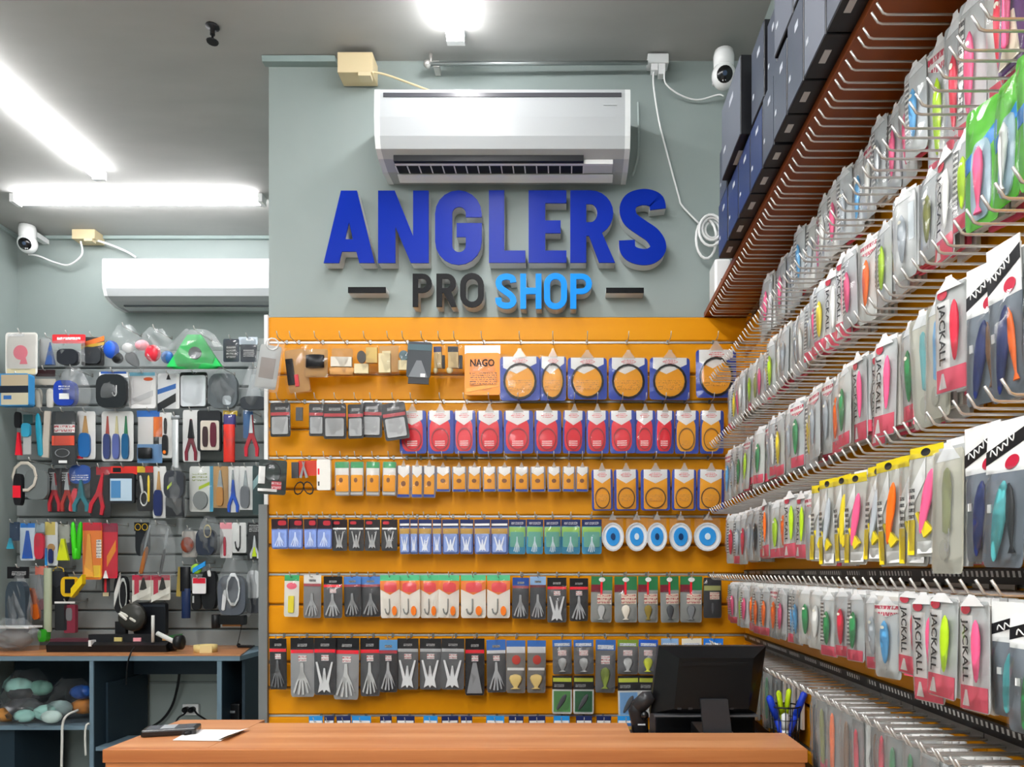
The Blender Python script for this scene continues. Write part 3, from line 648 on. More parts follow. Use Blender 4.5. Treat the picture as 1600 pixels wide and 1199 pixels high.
def bpack(row, x0, y0, x1, y1, E, desc, name='packet', D=None, roll=0, hk=True, cat='packet'):
    cnt[row] = cnt.get(row, 0) + 1
    D = D if D is not None else 2.565 + .008*(cnt[row] % 3)
    w = (x1-x0)*D/F; h = (y1-y0)*D/F; p = P((x0+x1)/2, y0, D)
    t = thing(name, f"{desc}, {ordw(cnt[row])} from left, {rowname[row]} row, orange panel", cat, p, (R(random.uniform(-1.5,1.5)), R(roll+random.uniform(-1.2,1.2)), R(random.uniform(-3,3))), f'packets in the {rowname[row]} row of the back panel')
    els(t, w, h, E)
    rz = bz({1:538,2:630,3:717,4:808,5:898,6:992,7:1117}[row])
    if hk: hook(p.x, YB-.02, rz, 0, .095 if row < 3 else .085, f'short chrome peg hook, {ordw(cnt[row])} from left, {rowname[row]} row, orange back panel', 'short peg hooks on the back panel', False, .0016)
    return t
def span(row, xs, y0, y1, fn, desc, **k):
    for a, b in xs: bpack(row, a, y0, b, y1, fn(), desc, **k)
# --- row 1
bpack(1, 404,532,447,612, film([('card','rr',.1,.1,.9,.95,LGR,0,1),('photo','box',.2,.35,.75,.75,M('#8c7f78',.3)),('clip','loop',.3,-.05,.8,.2,STEEL,None,6)],0,22,HAZE), 'hazy clear bag with photo card', D=2.5, roll=10)
bpack(1, 440,543,479,616, film([('card','rr',.1,.05,.95,.97,TAN,0,2),('tool','box',.12,.25,.4,.8,BLK,None,8),('red_tip','box',.4,.6,.55,.85,RED,None,6)],0,14), 'clear packet with brown card and black tool', roll=-6)
bpack(1, 476,538,514,591, film([('card','rr',.04,.15,.96,.98,TAN,0,2),('roll','cyl',.1,.36,.86,.72,BLK,None,20)],0,22), 'clear packet with black roll')
bpack(1, 515,540,555,590, film([('card','rr',.1,.1,.9,.8,M('#c9924a',.5),0,2),('block','box',.1,.4,.9,.7,M('#d9d2c4',.5),None,14),('cork_rod','cyl',.02,.72,.98,.95,M('#cf9a5c',.5),None,12)],0,20), 'clear packet with cork rod')
bpack(1, 555,540,591,586, film([('cork','box',.5,.1,.98,.62,M('#cdb069',.5),0,14),('disc','disc',.1,.2,.48,.62,M('#4d4a45',.5),None,8),('base','box',0,.66,.6,.98,CRM,None,14)],0,20), 'clear packet with cork block and dark disc')
bpack(1, 591,540,624,586, film([('cork','box',.05,.3,.6,.95,CRM,0,14),('motif','box',.2,.2,.6,.4,M('#e4d8b0',.5),None,5),('back','box',.05,.02,.95,.9,TAN,0,1)],0,20), 'clear packet with pale cork block')
bpack(1, 622,541,641,580, film([('cork','box',.05,.6,.95,.98,CRM,0,12),('clip','disc',.1,.2,.9,.6,M('#56747c',.4),None,8)],0,16), 'clear packet with teal disc')
bpack(1, 638,535,676,601, [('pouch','rr',0,0,1,.85,M('#2c3338',.35),0,4),('top_band','box',0,.06,1,.2,M('#31525c',.3)),('panel','tri',.1,.45,.9,.85,M('#6b7074',.3),None,3),('base','box',.1,.84,.95,1,BLK,0,6),('sticker','box',.6,.76,.8,.84,WHT)], 'black pouch with teal band', name='pouch', D=2.53, roll=3, cat='pouch')
for a, b, cm in ((677,696,NVY),(698,724,BLK)):
    bpack(1, a,541,b,592, film([('cap','box',.1,.05,.7,.22,cm,0,14),('brush','box',.12,.22,.72,.7,M('#bda67a',.55),0,14),('cork_ball','ball',.0,.66,.4,.86,CRM,None,14),('spare_tip','box',.74,.3,.95,.7,BLK,0,8)],0,18), f"clear packet with {'navy' if cm is NVY else 'black'} capped brush")
t = bpack(1, 726,540,782,618, film([('header','box',0,0,1,.17,WHT,0,1),('bag_body','rr',0,.16,1,1,M('#ef9420',.28),0,6),('fold','slash',.05,.75,.95,.95,M('#f4a73d',.28),None,1.5),('print_panel','box',.15,.55,.9,.8,PRO_,6.9,.3)],.16,9), 'orange packet with big black lettering')
w_ = 56*2.57/F; lettering(t, 'NAGO', M('#241408', .5), (0, -.0078, -.36*78*2.57/F), w_*.68, .026)
o = t.children[-1]; o.location.y = -.0095
span(1, [(781,843)], 554,626, s_leader, 'blue leader packet with yellow disc in glossy bag')
span(1, [(843,885)], 554,626, s_leader, 'narrow blue leader packet with yellow disc')
span(1, [(887,948),(951,1012),(1015,1078)], 556,625, s_leader, 'blue leader packet with yellow disc and black ring')
span(1, [(1087,1150)], 543,622, s_leader, 'large blue leader packet partly behind side pegs')
# --- row 2
bpack(2, 422,630,454,683, s_blackcard(), 'black card packet with grey window')
bpack(2, 462,635,475,659, film([('tool','box',.1,.1,.9,.95,DGR,0,6)],0,8), 'tiny grey tool packet')
for (a,b,y0,y1,rl) in ((483,507,631,682,0),(505,541,631,686,0),(543,568,632,686,-2),(564,598,629,684,0),(594,632,630,688,-9)):
    bpack(2, a,y0,b,y1, s_blackcard(), 'black card packet with red stripe', roll=rl, D=2.545+.01*(cnt[2]%3))
span(2, [(624,666),(668,709),(709,743),(745,785),(787,833),(835,877),(880,915),(916,951),(952,992),(992,1024),(1025,1054)], 640,709, s_red, 'red leader packet on blue card')
span(2, [(1055,1092),(1094,1131)], 640,709, lambda: s_red(YEL), 'yellow leader packet on blue card')
# --- row 3
bpack(3, 405,719,449,773, film([('card','rr',0,0,1,1,M('#20302c',.35),0,1),('arch','ring',.2,.05,.8,.7,M('#101012',.4),None,3),('panel','box',.02,.2,.25,.7,WHT),('price_label','box',.5,.62,.85,.85,M_print('#d23a4a','#f6e0e0',2)),('foot','box',.02,.84,.7,.92,WHT)],0,12), 'black and green packet with white print', D=2.52, roll=2)
t = bpack(3, 455,719,497,778, [('card','rr',.25,.02,.98,.42,M('#c8402f',.35),0,1),('case','box',.02,.06,.28,.48,DGR,None,5)], 'pair of black handled scissors on red card', name='scissors', cat='scissors')
for dx, dz, rl in ((-.012,0,25),(.012,0,-25)):
    part(t, 'blade','tri',M('#9b9d9f',.3,.7),(dx*.3,-.01,-.035),(.01,.002,.06),(0,R(rl*.6),0)); part(t,'handle','loop',BLK,(dx*1.4,-.008,-.1),(.034,.008,.05),(0,R(rl),0))
bpack(3, 497,719,518,767, [('box_body','rr',0,0,1,1,M('#e6e4dd',.4),0,16),('mark','box',.08,.3,.2,.5,RED,16.2,.3),('mark','box',.08,.72,.2,.86,DGR,16.2,.3)], 'slim white carton', name='carton', cat='box')
span(3, [(523,546),(547,569),(572,594),(598,620)], 721,775, s_smallyel2, 'small yellow packet with green header')
span(3, [(620,642),(643,661),(661,681)], 726,778, s_smallyel, 'small yellow packet with grey edge')
span(3, [(681,704),(706,729),(731,752),(754,775),(777,800),(804,826),(828,852),(855,876),(879,899),(900,920)], 728,769, s_smallyel, 'small yellow hook packet with white header')
span(3, [(924,957),(959,997),(1001,1047),(1050,1088),(1090,1132)], 732,798, s_bigyel, 'yellow leader packet with round coil on blue card')
# --- row 4
span(4, [(424,450),(451,474),(475,495),(496,519)], 811,858, s_redblue, 'light blue rig packet with dark red header')
span(4, [(519,543),(545,569),(570,594),(596,621)], 812,861, s_blackhook, 'black hook packet with silver rig')
span(4, [(624,640),(641,653),(654,675),(676,690),(691,717),(719,740),(741,766),(767,794)], 812,866, s_blue, 'blue rig packet with gold band')
span(4, [(795,822),(823,849),(850,876),(877,907),(909,940)], 812,866, s_teal, 'teal and green rig packet with navy header')
for i, (cx, r_) in enumerate(((957,18),(994,18),(1026,16.5),(1062,18.5),(1105,22))):
    bpack(4, cx-r_,810,cx+r_,862, s_spool(i in (0,2,3)), 'white line spool with blue centre' if r_ < 20 else 'largest white line spool with blue centre', name='line_spool', cat='line spool')
# --- row 5
bpack(5, 445,899,468,964, film([('card','rr',0,0,1,1,M('#ecebe2',.35),0,1),('header','box',0,0,1,.14,GRN),('logo','disc',.15,.18,.85,.34,PINK),('float','rr',.32,.5,.7,.9,M('#d9c93a',.3),None,6)],.1,8), 'white packet with yellow float')
bpack(5, 475,899,502,966, s_skirt(M('#d8d8d4',.35), M('#a5414a',.35), M('#8a8b8c',.35), False), 'grey skirt packet with white header')
bpack(5, 506,901,535,966, s_skirt(), 'black headed grey skirt packet')
for a,b in ((537,564),(564,594)): bpack(5, a,901,b,964, s_skirt(M('#4f7fc4',.3), M('#a5414a',.35), M('#3d3f43',.35), False, 'fan', M('#8c8e90',.3)), 'blue headed dark skirt packet')
span(5, [(594,624),(622,656),(656,686),(686,718),(720,759),(761,797)], 899,966, s_hookpack, 'white and orange hook packet with green header')
bpack(5, 801,903,827,967, s_skirt(M('#2c4f9a',.3), M('#a5414a',.35), M('#4a4c50',.35), False), 'navy headed skirt packet')
bpack(5, 828,901,853,968, s_skirt(M('#8fb4dd',.3), M('#7a3038',.35), M('#4a4c50',.35), False), 'pale blue headed skirt packet')
bpack(5, 855,903,885,973, s_skirt(shape='vfan', mat=M('#c9cbcc',.25)), 'black headed silver skirt packet')
bpack(5, 890,904,919,971, s_skirt(body=M('#38393c',.35)), 'black headed dark skirt packet')
for a,b,mt in ((924,957,LGR),(960,995,M('#e8e0d0',.3)),(997,1028,M('#8d7a3a',.3)),(1031,1060,DGR),(1063,1097,GRY)): bpack(5, a,901,b,973, s_green(mt), 'green headed lure packet with price label')
bpack(5, 1099,903,1127,966, film([('card','rr',0,0,1,1,M('#2b2c2f',.35),0,1),('band','box',.04,.2,.96,.32,M('#b0b36a',.35)),('price_label','box',.35,.36,.88,.54,M_print('#f3e3cf','#c23440',3)),('lure','spindle',.4,.62,.6,.9,DGR,None,5)],0,8), 'black lure packet with olive band')
# --- row 6
bpack(6, 421,998,448,1078, s_skirt(body=M('#232427',.35), shape='fan', mat=M('#66686b',.3)), 'black skirt packet with red stripe')
for a,b,y1,bd,sh,mt in ((454,491,1089,M('#a3a5a6',.3),'fan',LGR),(491,525,1086,M('#4b4d50',.35),'vfan',M('#cfd1d2',.25)),(523,562,1093,M('#a3a5a6',.3),'fan',LGR),(563,593,1088,M('#5b5d60',.35),'fan',LGR)):
    bpack(6, a,997,b,y1, s_skirt(body=bd, shape=sh, mat=mt), 'long red striped skirt packet')
bpack(6, 593,1000,621,1082, s_skirt(M('#5b93c4',.3), M('#b03a44',.3), M('#3d3f42',.35)), 'blue headed long skirt packet')
for a,b in ((621,654),(656,690),(690,726)): bpack(6, a,998,b,1078, s_skirt(M('#2c2d2f',.35), M('#b8babb',.3), M('#6c6e70',.35), True, 'vfan', M('#dcdedf',.22)), 'silver V-shaped skirt packet')
bpack(6, 727,998,757,1087, s_skirt(body=M('#2a2b2e',.35), shape='tri', mat=M('#8f9193',.3)), 'black skirt packet with triangular skirt')
bpack(6, 760,1000,790,1082, s_skirt(M('#3f6fb8',.3), M('#d5d7d9',.3), M('#55575a',.35)), 'dark skirt packet with blue and white header')
for a,b in ((791,821),(824,853)): bpack(6, a,1001,b,1083, film([('card','rr',0,0,1,1,M('#85827e',.35),0,1),('header','box',0,0,1,.12,M('#3f6fb8',.3)),('band','box',.02,.12,.98,.24,M('#d5d7d9',.3)),('logo','disc',.3,.28,.75,.46,M('#d2463a',.3)),('stripe','box',.06,.52,.94,.57,WHT),('lure','minnow',.15,.64,.85,.92,M('#d8bd7a',.35),None,7)],.1,9), 'grey packet with golden lure')
UP = ((863,893,M('#3f6fb8',.3),LGR,M('#5f9a5a',.35),True),(896,927,M('#3f6fb8',.3),LGR,M('#2f6a44',.35),True),(931,962,M('#3f6fb8',.3),M('#8a9a4a',.35),None,False),(965,997,M('#7f9a3a',.35),LGR,M('#7fb0dd',.3),True),(998,1028,M('#2f5fc0',.3),M('#c8d04a',.3),M('#d5d8d8',.3),True))
for a,b,hd,lu,low,tw in UP: bpack(6, a,1000,b,1054 if tw else 1083, s_long(hd, lu), 'grey lure packet with coloured header')
for a,b,hd,lu,low,tw in UP:
    if tw: bpack(6, a,1056,b+1,1116 if a < 950 else 1121, s_lowcard(M('#c8d04a',.3), low), 'black headed picture packet hanging below others', hk=False, D=2.59)
for a,b,c in ((1033,1060,M('#8fb4dd',.3)),(1065,1096,M('#e6e2d2',.3)),(1099,1130,M('#2f7fe0',.3))): bpack(6, a,998,b,1070, s_long(c, GRY), 'lure packet peeking over the monitor')
# --- bottom row: only tops show over the counter
for i, (a,b) in enumerate(((483,504),(507,522),(526,548),(550,580),(594,612),(620,648),(662,684),(690,716),(720,738),(760,788),(795,818),(826,852),(865,890),(900,925),(932,955),(965,990))):
    bpack(7, a,1119,b,1180, s_blue(NVY if i % 3 else SKY), 'blue headed packet just above the counter edge')

# ================================================================== RIGHT WALL GOODS
TIPX = .485
PK = {}
FOOT = M('#ee5f77', .35)
JT = M('#141416', .5)
def s_lure(col, foot=True, shape='spindle', tint=None, pale=False, lab=False):
    E = [('bag_back','rr',0,.06,1,1,tint or FROSTB[random.randrange(3)],0,1.2), ('header','house',.1,0,.9,.13,WPL)]
    if foot: E.append(('foot_print','box',.06,.84,.94,.99,FOOT if foot is True else foot))
    if lab: E.append(('price_label','box',.3,.86,.9,.97,WHT))
    q = random.random()
    if q < .3: E.append(('insert','box',.04,.16,.22,.8,M_print('#e9e9e6','#2a2a2c',11,.44)))
    elif q < .45: E.append(('insert','vee',.04,.1,.96,.26,M_print('#eceae6','#c23450',2,.45)))
    elif q < .6: E.append(('insert','box',.7,.2,.94,.6,M('#dfe6ea',.25)))
    E.append(('lure',shape,.32,.3,.68,.82,col,None,9))
    if q > .35: E.append(('tail_hook','jhook',.44,.78,.62,.9,STEEL,None,5))
    E.append(('eye','disc',.42,.36,.56,.4,M('#f4f0e0',.2),10.5,.6))
    return film(E, .06, 13, FILM)
def s_jack(col):
    return film([('bag_back','rr',0,.04,1,1,FROSTB[0],0,1.2), ('print_strip','box',.04,.16,.46,.78,WHT), ('foot_print','box',.04,.78,.96,.99,FOOT), ('foot_motif','tri',.12,.82,.36,.96,WHT), ('logo','disc',.1,.06,.42,.15,M('#d8344c',.3)), ('lure','spindle',.56,.2,.86,.74,col,None,8), ('header','house',.1,-.04,.9,.08,WPL)], .04, 12)
def s_yel(col):
    return film([('bag_back','rr',0,.05,1,1,M('#cdccc4',.3),0,1.2), ('header','box',.02,0,.98,.1,M('#e6cf1e',.35)), ('mark','disc',.35,.02,.62,.09,BLK), ('print_strip','slash',.0,.1,.5,.62,WHT), ('print_strip','box',.04,.36,.2,.9,M_print('#f3f3ee','#1c1c1c',9,.42)), ('foot_print','box',.04,.66,.24,.98,M('#ecd21c',.35)), ('price_label','box',.34,.86,.92,.97,WHT), ('lure','spindle',.48,.22,.8,.8,col,None,9,12), ('skirt_tail','tri',.4,.58,.7,.82,M('#e0c928',.35),None,5,-35)], .05, 13)
def s_cream(col):
    return film([('bag_back','rr',0,.06,1,1,M('#c9c6b4',.3),0,1.2), ('header','house',.1,0,.9,.14,WPL), ('lure','stick',.42,.2,.72,.7,col,None,8), ('drop','disc',.3,.74,.6,.9,M('#b5b2a0',.3),None,2), ('tail_hook','jhook',.5,.66,.74,.84,STEEL,None,5)], .06, 14, HAZE)
def s_diag(col, col2):
    return film([('bag_back','rr',0,.2,1,1,M('#77808a',.3),0,1.2), ('header','box',0,-.02,1,.34,WHT,0,1.6), ('black_band','slash',.0,.04,1,.28,BLK), ('oval','disc',.5,.23,.86,.32,M('#c2213f',.3),None,.5,-25), ('lure','spindle',.3,.4,.66,.96,col,2,10,8), ('second_lure','minnow',.62,.42,.86,.9,col2,2,7,-6), ('clip','box',.24,.56,.34,.62,WHT,9,2)], .3, 14)
def s_greenc(col):
    return film([('card','rr',0,0,1,1,M('#5cbf2e',.35),0,1.2), ('wave','slash',.0,.2,1,.52,M('#2a8fe0',.3)), ('window','round',.2,.3,.8,.94,M('#a9c4d2',.2),None,2), ('lure','minnow',.34,.36,.66,.9,col,None,9)], .0, 13)
def s_purple(col):
    return film([('card','rr',0,0,1,1,M('#593a6c',.35),0,1.2), ('swirl','slash',.0,.1,1,.4,M('#d884ae',.35)), ('window','tri',.1,.62,.9,.96,M('#e8dcc4',.3),None,2), ('lure','stick',.3,.3,.6,.86,col,None,8)], 0, 13)
def s_longclear(col):
    return film([('bag_back','rr',0,.04,1,1,M('#8e8f8c',.25),0,1), ('header','box',.0,0,1,.07,M('#a7a8a5',.3)), ('lure','stick',.34,.16,.66,.86,col,None,8), ('tail_hook','jhook',.4,.82,.66,.95,STEEL,None,5)], .03, 14, HAZE)
FROSTB = [M('#c9cccb', .25), M('#bfc3c4', .25), M('#d3d4d0', .25)]
LC = {'pale grey': M('#b5bcc2',.3), 'neon orange': M('#f9711c',.35), 'lime': M('#b7dd28',.35), 'pink': M('#ee5f8c',.35), 'red': M('#d9344a',.35), 'sky blue': M('#5ea9dc',.3), 'teal': M('#57b0b4',.3), 'yellow': M('#e6d034',.35), 'navy': M('#27356e',.3), 'green': M('#3c8a54',.3), 'white': M('#e9e9e4',.3), 'olive': M('#8c8f4a',.35), 'silver': M('#a9adb0',.25,.6), 'brown': M('#7d5a3c',.4), 'black': M('#202226',.3)}
RROWS = ['top','second','third','fourth','fifth','sixth']
def choose(row, D, rnd):
    c = lambda *a: rnd.choice(a)
    if row == 0:
        if D < .98: k = c('pink','red','white'); return s_purple(LC[k]), f'purple lure packet with {k} lure', .19
        if D < 1.2: k = c('pink','lime','red','white'); return s_lure(LC[k], M('#e2566a',.35)), f'white lure packet with {k} lure', .225
        k = c('pale grey','silver','pale grey','pink','sky blue','white') ; return s_lure(LC[k], False), f'clear packet with {k} lure', .165
    if row == 1:
        if D < 1.03: k = c('sky blue','pink','white'); return s_greenc(LC[k]), f'green and blue lure packet with {k} lure', .17
        if 1.36 < D < 1.44: return s_lure(LC['neon orange'], False), 'clear packet with bright orange lure', .17
        if D < 1.6 and rnd.random() < .4: k = c('pink','red','white'); return s_jack(LC[k]), f'white striped lure packet with {k} lure', .165
        k = c('pale grey','silver','yellow','lime','pink','white','olive'); return s_lure(LC[k], rnd.random() < .4), f'clear packet with {k} lure', .15
    if row == 2:
        if D < 1.01: k = c('navy','teal'); return s_diag(LC[k], LC[c('neon orange','brown')]), f'black banded header packet with {k} lure', .19
        if D < 1.08: k = c('red','pink'); return s_jack(LC[k]), f'white striped lure packet with {k} lure', .165
        if D < 1.2: k = c('teal','sky blue','teal'); return s_cream(LC[k]), f'cream lure packet with {k} lure', .185
        if 1.26 < D < 1.42: k = c('neon orange','lime','pink'); return s_jack(LC[k]), f'white striped lure packet with {k} lure', .17
        if 1.52 < D < 1.58: return s_lure(LC['neon orange'], True), 'clear packet with bright orange lure', .17
        k = c('lime','yellow','pale grey','sky blue','white','green','pale grey'); return s_lure(LC[k], rnd.random() < .45), f'clear packet with {k} lure', .165
    if row == 3:
        if D < 1.01: k = c('navy','teal'); return s_diag(LC[k], LC[c('teal','black')]), f'black banded header packet with {k} lure', .185
        if D < 1.11: k = c('pale grey','olive'); return s_cream(LC[k]), f'cream lure packet with {k} lure', .18
        if D < 1.62: k = c('neon orange','white','yellow','pale grey','pink') if not 1.24 < D < 1.3 else 'neon orange'; return s_yel(LC[k]), f'yellow headed lure packet with {k} lure', .172
        if rnd.random() < .3: k = c('neon orange','lime'); return s_jack(LC[k]), f'white striped lure packet with {k} lure', .155
        k = c('yellow','lime','red','pale grey','pink','neon orange','black'); return s_lure(LC[k], rnd.random() < .7), f'clear packet with {k} lure', .155
    if row == 4:
        if D < .985: k = c('teal','green','lime'); return s_diag(LC[k], LC[c('yellow','black','teal')]), f'black banded header packet with {k} lure', .15
        if D < 1.24: k = c('red','pink','sky blue','lime'); return s_jack(LC[k]), f'white striped lure packet with {k} lure', .14 if D > 1.13 else .155
        k = c('lime','pink','red','neon orange','sky blue','pale grey','green','white'); return s_lure(LC[k], rnd.random() < .7), f'clear packet with {k} lure', .135
    k = c('neon orange','olive','green','pale grey','black','yellow','brown','silver','red') ; return s_longclear(LC[k]), f'long grey packet with {k} lure', .165
rr = random.Random(31)
stuff = []           # packets further back on the pegs
for row in range(6):
    pitch = (.055,.055,.058,.069,.068,.046)[row]; D = 2.5; n = 0
    zr = RZ[row]; top = zr - .012
    while D > .80:
        n += 1
        far = D > 2.3
        hook(XR-.022, D, zr, R(-90), XR-.022-TIPX, f'long chrome double peg hook, {ordw(n)} from corner, {RROWS[row]} row, right wall', f'long peg hooks in the {RROWS[row]} row of the right wall', True, .002)
        skip = (row == 5 and 1.66 < D < 1.93) or (row == 0 and (D > 2.25 or rr.random() < .06)) or (row == 2 and D < .84)
        if not skip and D > .83:
            E, desc, h = choose(row, D, rr)
            wd = pitch*.97
            xp = (.592,.566,.56,.552,.55,.55)[row] + rr.uniform(-.012, .014)
            
            yaw = R(-80 + rr.uniform(-10, 9))
            hh = h * rr.uniform(.96, 1.05)
            t = thing('lure_packet', f'{desc}, {ordw(n)} from corner, {RROWS[row]} row, right wall', 'lure packet', (xp, D, top - rr.uniform(0, .012)), (R(rr.uniform(-2,2)), R(rr.uniform(-3,3)), yaw), f'lure packets in the {RROWS[row]} row of the right wall')
            els(t, wd, hh, E)
            if desc.startswith('white striped'):
                lettering(t, 'JACKALL', JT, ((.25-.5)*wd, -.0052, -.47*hh), hh*.56, wd*.26, 90)
            if desc.startswith('black banded'):
                q = [(-.34+.68*i/9, -.0068, (.5 if i % 2 else -.5)*(.35+.65*((i*7) % 5)/4)) for i in range(10)]
                MB().tube(smooth_path([(x_*wd, y_, z_*hh*.07) for x_, y_, z_ in q], 3), .0010, 4).build('script_logo', WHT, t, (0, 0, -.16*hh), (0, R(-24), 0))
            for k in range(rr.randrange(4, 9)):
                x = xp + .012*(k+1)
                if x > XR - .035: break
                stuff.append((x, D + rr.uniform(-.004, .004), top - .004, wd*.96, hh*rr.uniform(.9, 1), yaw, rr.randrange(4)))
        D -= pitch * rr.uniform(.93, 1.07)
b = MB(); mats = [FROSTB[0], FROSTB[2], M('#d9d4cc', .3), FOOT, WHT]; mi = []
for x, y, z, wd, h, yaw, c in stuff:
    ca, sa = math.cos(yaw), math.sin(yaw)
    for (u0, u1, v0, v1, t0, t1, m_) in ((-.5,.5,.06,.86 if c == 3 else 1,0,-.007,c % 3), (-.3,.3,0,.06,-.002,-.004,4)) + (((-.5,.5,.86,1,0,-.007,3),) if c == 3 else ()):
        q = MB().box(u0*wd, t1, -v1*h, u1*wd, t0, -v0*h)
        b.add([(x + px*ca - py*sa, y + px*sa + py*ca, z + pz) for px, py, pz in q.v], q.f); mi += [m_]*6
o = b.build('spare_lure_packets', None)
for m_ in mats: o.data.materials.append(m_)
o.data.polygons.foreach_set('material_index', mi)
tag(o, 'spare lure packets hanging behind the front ones on the right wall pegs', 'lure packets', None, 'stuff')

# ================================================================== LEFT PANEL
lp = thing('slat_panel', 'grey slat panel on the far wall behind the tools', 'slat panel', (P(0,0,YB2-.02).x, YB2-.002, 0))
lx0, lx1 = XL+.01, XE-.002; lz = [CZ + (CY-y)*YB2/F for y in range(548, 1015, 29)]
MB().box(lx0-lp.location.x, -.006, lz[-1], lx1-lp.location.x, 0, lz[0]).build('backing', M('#4f5556', .6), lp)
for i in range(len(lz)-1):
    board_mesh(lx1-lx0, lz[i]-lz[i+1]-.007).build('board', GREYPANEL, lp, (lx0-lp.location.x, -.006, lz[i+1]+.0035))
LHK = 'short grey peg hook on the grey slat panel'
def L(x0, y0, x1, y1, label, cat, E, D=3.9, roll=0, hk=True, name=None):
    w = (x1-x0)*D/F; h = (y1-y0)*D/F; p = P((x0+x1)/2, y0, D)
    t = thing(name or cat.replace(' ', '_'), label, cat, p, (0, R(roll), R(random.uniform(-3,3))), 'goods hanging on the grey slat panel')
    els(t, w, h, E)
    if hk: hook(p.x, YB2-.022, p.z+.004, 0, YB2-.022-D+.03, 'peg hook holding the ' + ' '.join(label.split()[:12]), 'peg hooks on the grey panel', False, .003)
    return t
# row 1
L(9,520,59,586,'white card with pink squiggle print at upper left','card',film([('card','rr',0,0,1,1,M('#e9e6e0',.4),0,3),('motif','disc',.25,.3,.7,.65,M('#f2899a',.35)),('motif','tri',.45,.5,.7,.75,M('#f2899a',.35)),('foot','box',.05,.86,.95,.99,CRM),('header_print','box',.08,.03,.6,.1,PRWK)],0,8), D=3.86)
L(60,527,92,574,'clear packet with blue item beside red headed packet','packet',film([('card','rr',.05,.05,.6,.95,LGR,0,2),('item','cone',.4,.2,.95,.95,M('#3b5c9c',.35),2,25)],0,28,HAZE))
L(82,523,134,573,'red headed packet with dark sunglasses case','packet',film([('header','rr',0,0,1,.28,M('#d8333a',.35),0,3),('logo','box',.15,.06,.85,.2,M_print('#d8333a','#ffffff',1,.42)),('case','round',.25,.5,.85,.98,M('#24272e',.35),2,30)],.2,34,HAZE), D=3.86)
L(128,525,163,572,'black packet with orange and yellow header','packet',film([('card','rr',0,.05,1,1,BLK,0,3),('header','slash',.0,0,1,.4,ORG),('stripe','slash',0,.2,1,.45,M('#e5c12c',.3)),('case','round',.1,.4,.9,.95,M('#33363a',.3),None,14)],0,20))
L(164,511,228,580,'clear bag with blue ball and white fitting','bag',[('ball','ball',.05,.35,.42,.76,M('#1e57c8',.3),4,45),('black_cap','ball',.22,.6,.5,.86,BLK,2,35),('fitting','ball',.48,.4,.75,.62,WHT,4,40),('dark_tail','spindle',.55,.55,.85,.95,DGR,2,20,-40),('bag','sack1',0,0,1,1.05,HAZE,0,60)], D=3.87)
L(212,514,275,580,'clear bag with red ball and pale fittings','bag',[('ball','ball',.3,.42,.7,.82,M('#d92b3d',.3),6,45),('fitting','ball',.05,.3,.4,.55,LPK,4,40),('blue_item','ball',.68,.55,1,.85,M('#2464a8',.3),2,35),('bag','sack2',0,0,1,1.05,HAZE,0,62)], D=3.86)
L(261,516,352,580,'clear bag with bright green triangular net','bag',[('net','tri',.03,.15,.98,.92,M('#27c25c',.4),4,22),('badge','disc',.42,.45,.64,.75,DGR,26,6),('net_rim','stick',.05,.82,.98,.98,M('#1fae4f',.4),8,22),('bag','sack3',0,0,1,1.04,HAZE,0,60)], D=3.85)
L(349,530,374,566,'small dark card left of twin dark card','card',film([('card','rr',0,0,1,1,M('#333c46',.4),0,3),('print_panel','box',.2,.3,.8,.85,PRG)],0,6))
L(373,527,403,566,'dark card with white print below air conditioner edge','card',film([('header','box',0,0,1,.3,M('#b7c3cc',.4),0,3),('card','rr',.1,.3,.95,1,M('#27303b',.4),0,3),('print_panel','box',.25,.5,.8,.8,PRG)],0,6))
# row 2
L(5,587,55,637,'blue edged box with tan and dark bands','box',[('box_body','rr',0,0,1,1,M('#3d8cc4',.4),0,40),('band','box',.12,.04,.98,.38,M('#b9a88c',.5),40.2,.6),('dark_band','box',.08,.38,.98,.6,M('#1f2430',.4),40.2,.6),('panel','box',.12,.6,.98,.97,M('#c8bfa4',.5),40.2,.6),('sticker','box',.2,.68,.45,.8,M('#3a6db0',.4),41,.4)], D=3.82)
L(55,578,88,638,'grey packet with two pale lures and dark red header','packet',film([('header','rr',.05,0,.95,.18,M('#3a2226',.4),0,3),('band','box',.02,.24,.98,.4,M('#d3cdbf',.4)),('lure','stick',.05,.5,.42,1,M('#cfcabc',.4),2,14),('second_lure','stick',.55,.5,.95,1,M('#d8d4ca',.4),2,14)],.1,18))
L(87,575,142,639,'clear bag with royal blue label','bag',[('tub','round',.05,.34,.66,.95,M('#1d3fa8',.35),2,30),('sticker','box',.22,.66,.5,.8,WHT,32.5,.6),('print_panel','box',.2,.46,.52,.58,M_print('#1d3fa8','#ffffff',2),32.5,.5),('bag','sack1',0,0,1.0,1,HAZE,0,50)], D=3.86)
L(153,581,203,639,'black bag with white and blue header','bag',film([('bag_body','round',.03,.1,.97,1,M('#202427',.35),0,26),('header','box',.05,.02,.95,.16,WHT,0,3),('blue_band','box',.1,0,.9,.06,M('#3660b4',.35),3.2,.6),('motif','jhook',.5,.4,.75,.7,LGR,26,3)],.1,34,HAZE), D=3.86)
L(203,583,246,639,'white bag with small rainbow print','bag',film([('bag_body','rr',0,0,1,1,M('#e4e3e2',.35),0,12),('header','box',.03,0,.97,.1,M('#7fc0d8',.35)),('logo','disc',.55,.14,.9,.24,M('#e2683c',.35)),('crease','slash',.1,.5,.9,.9,M('#c7c7c8',.3))],0,22))
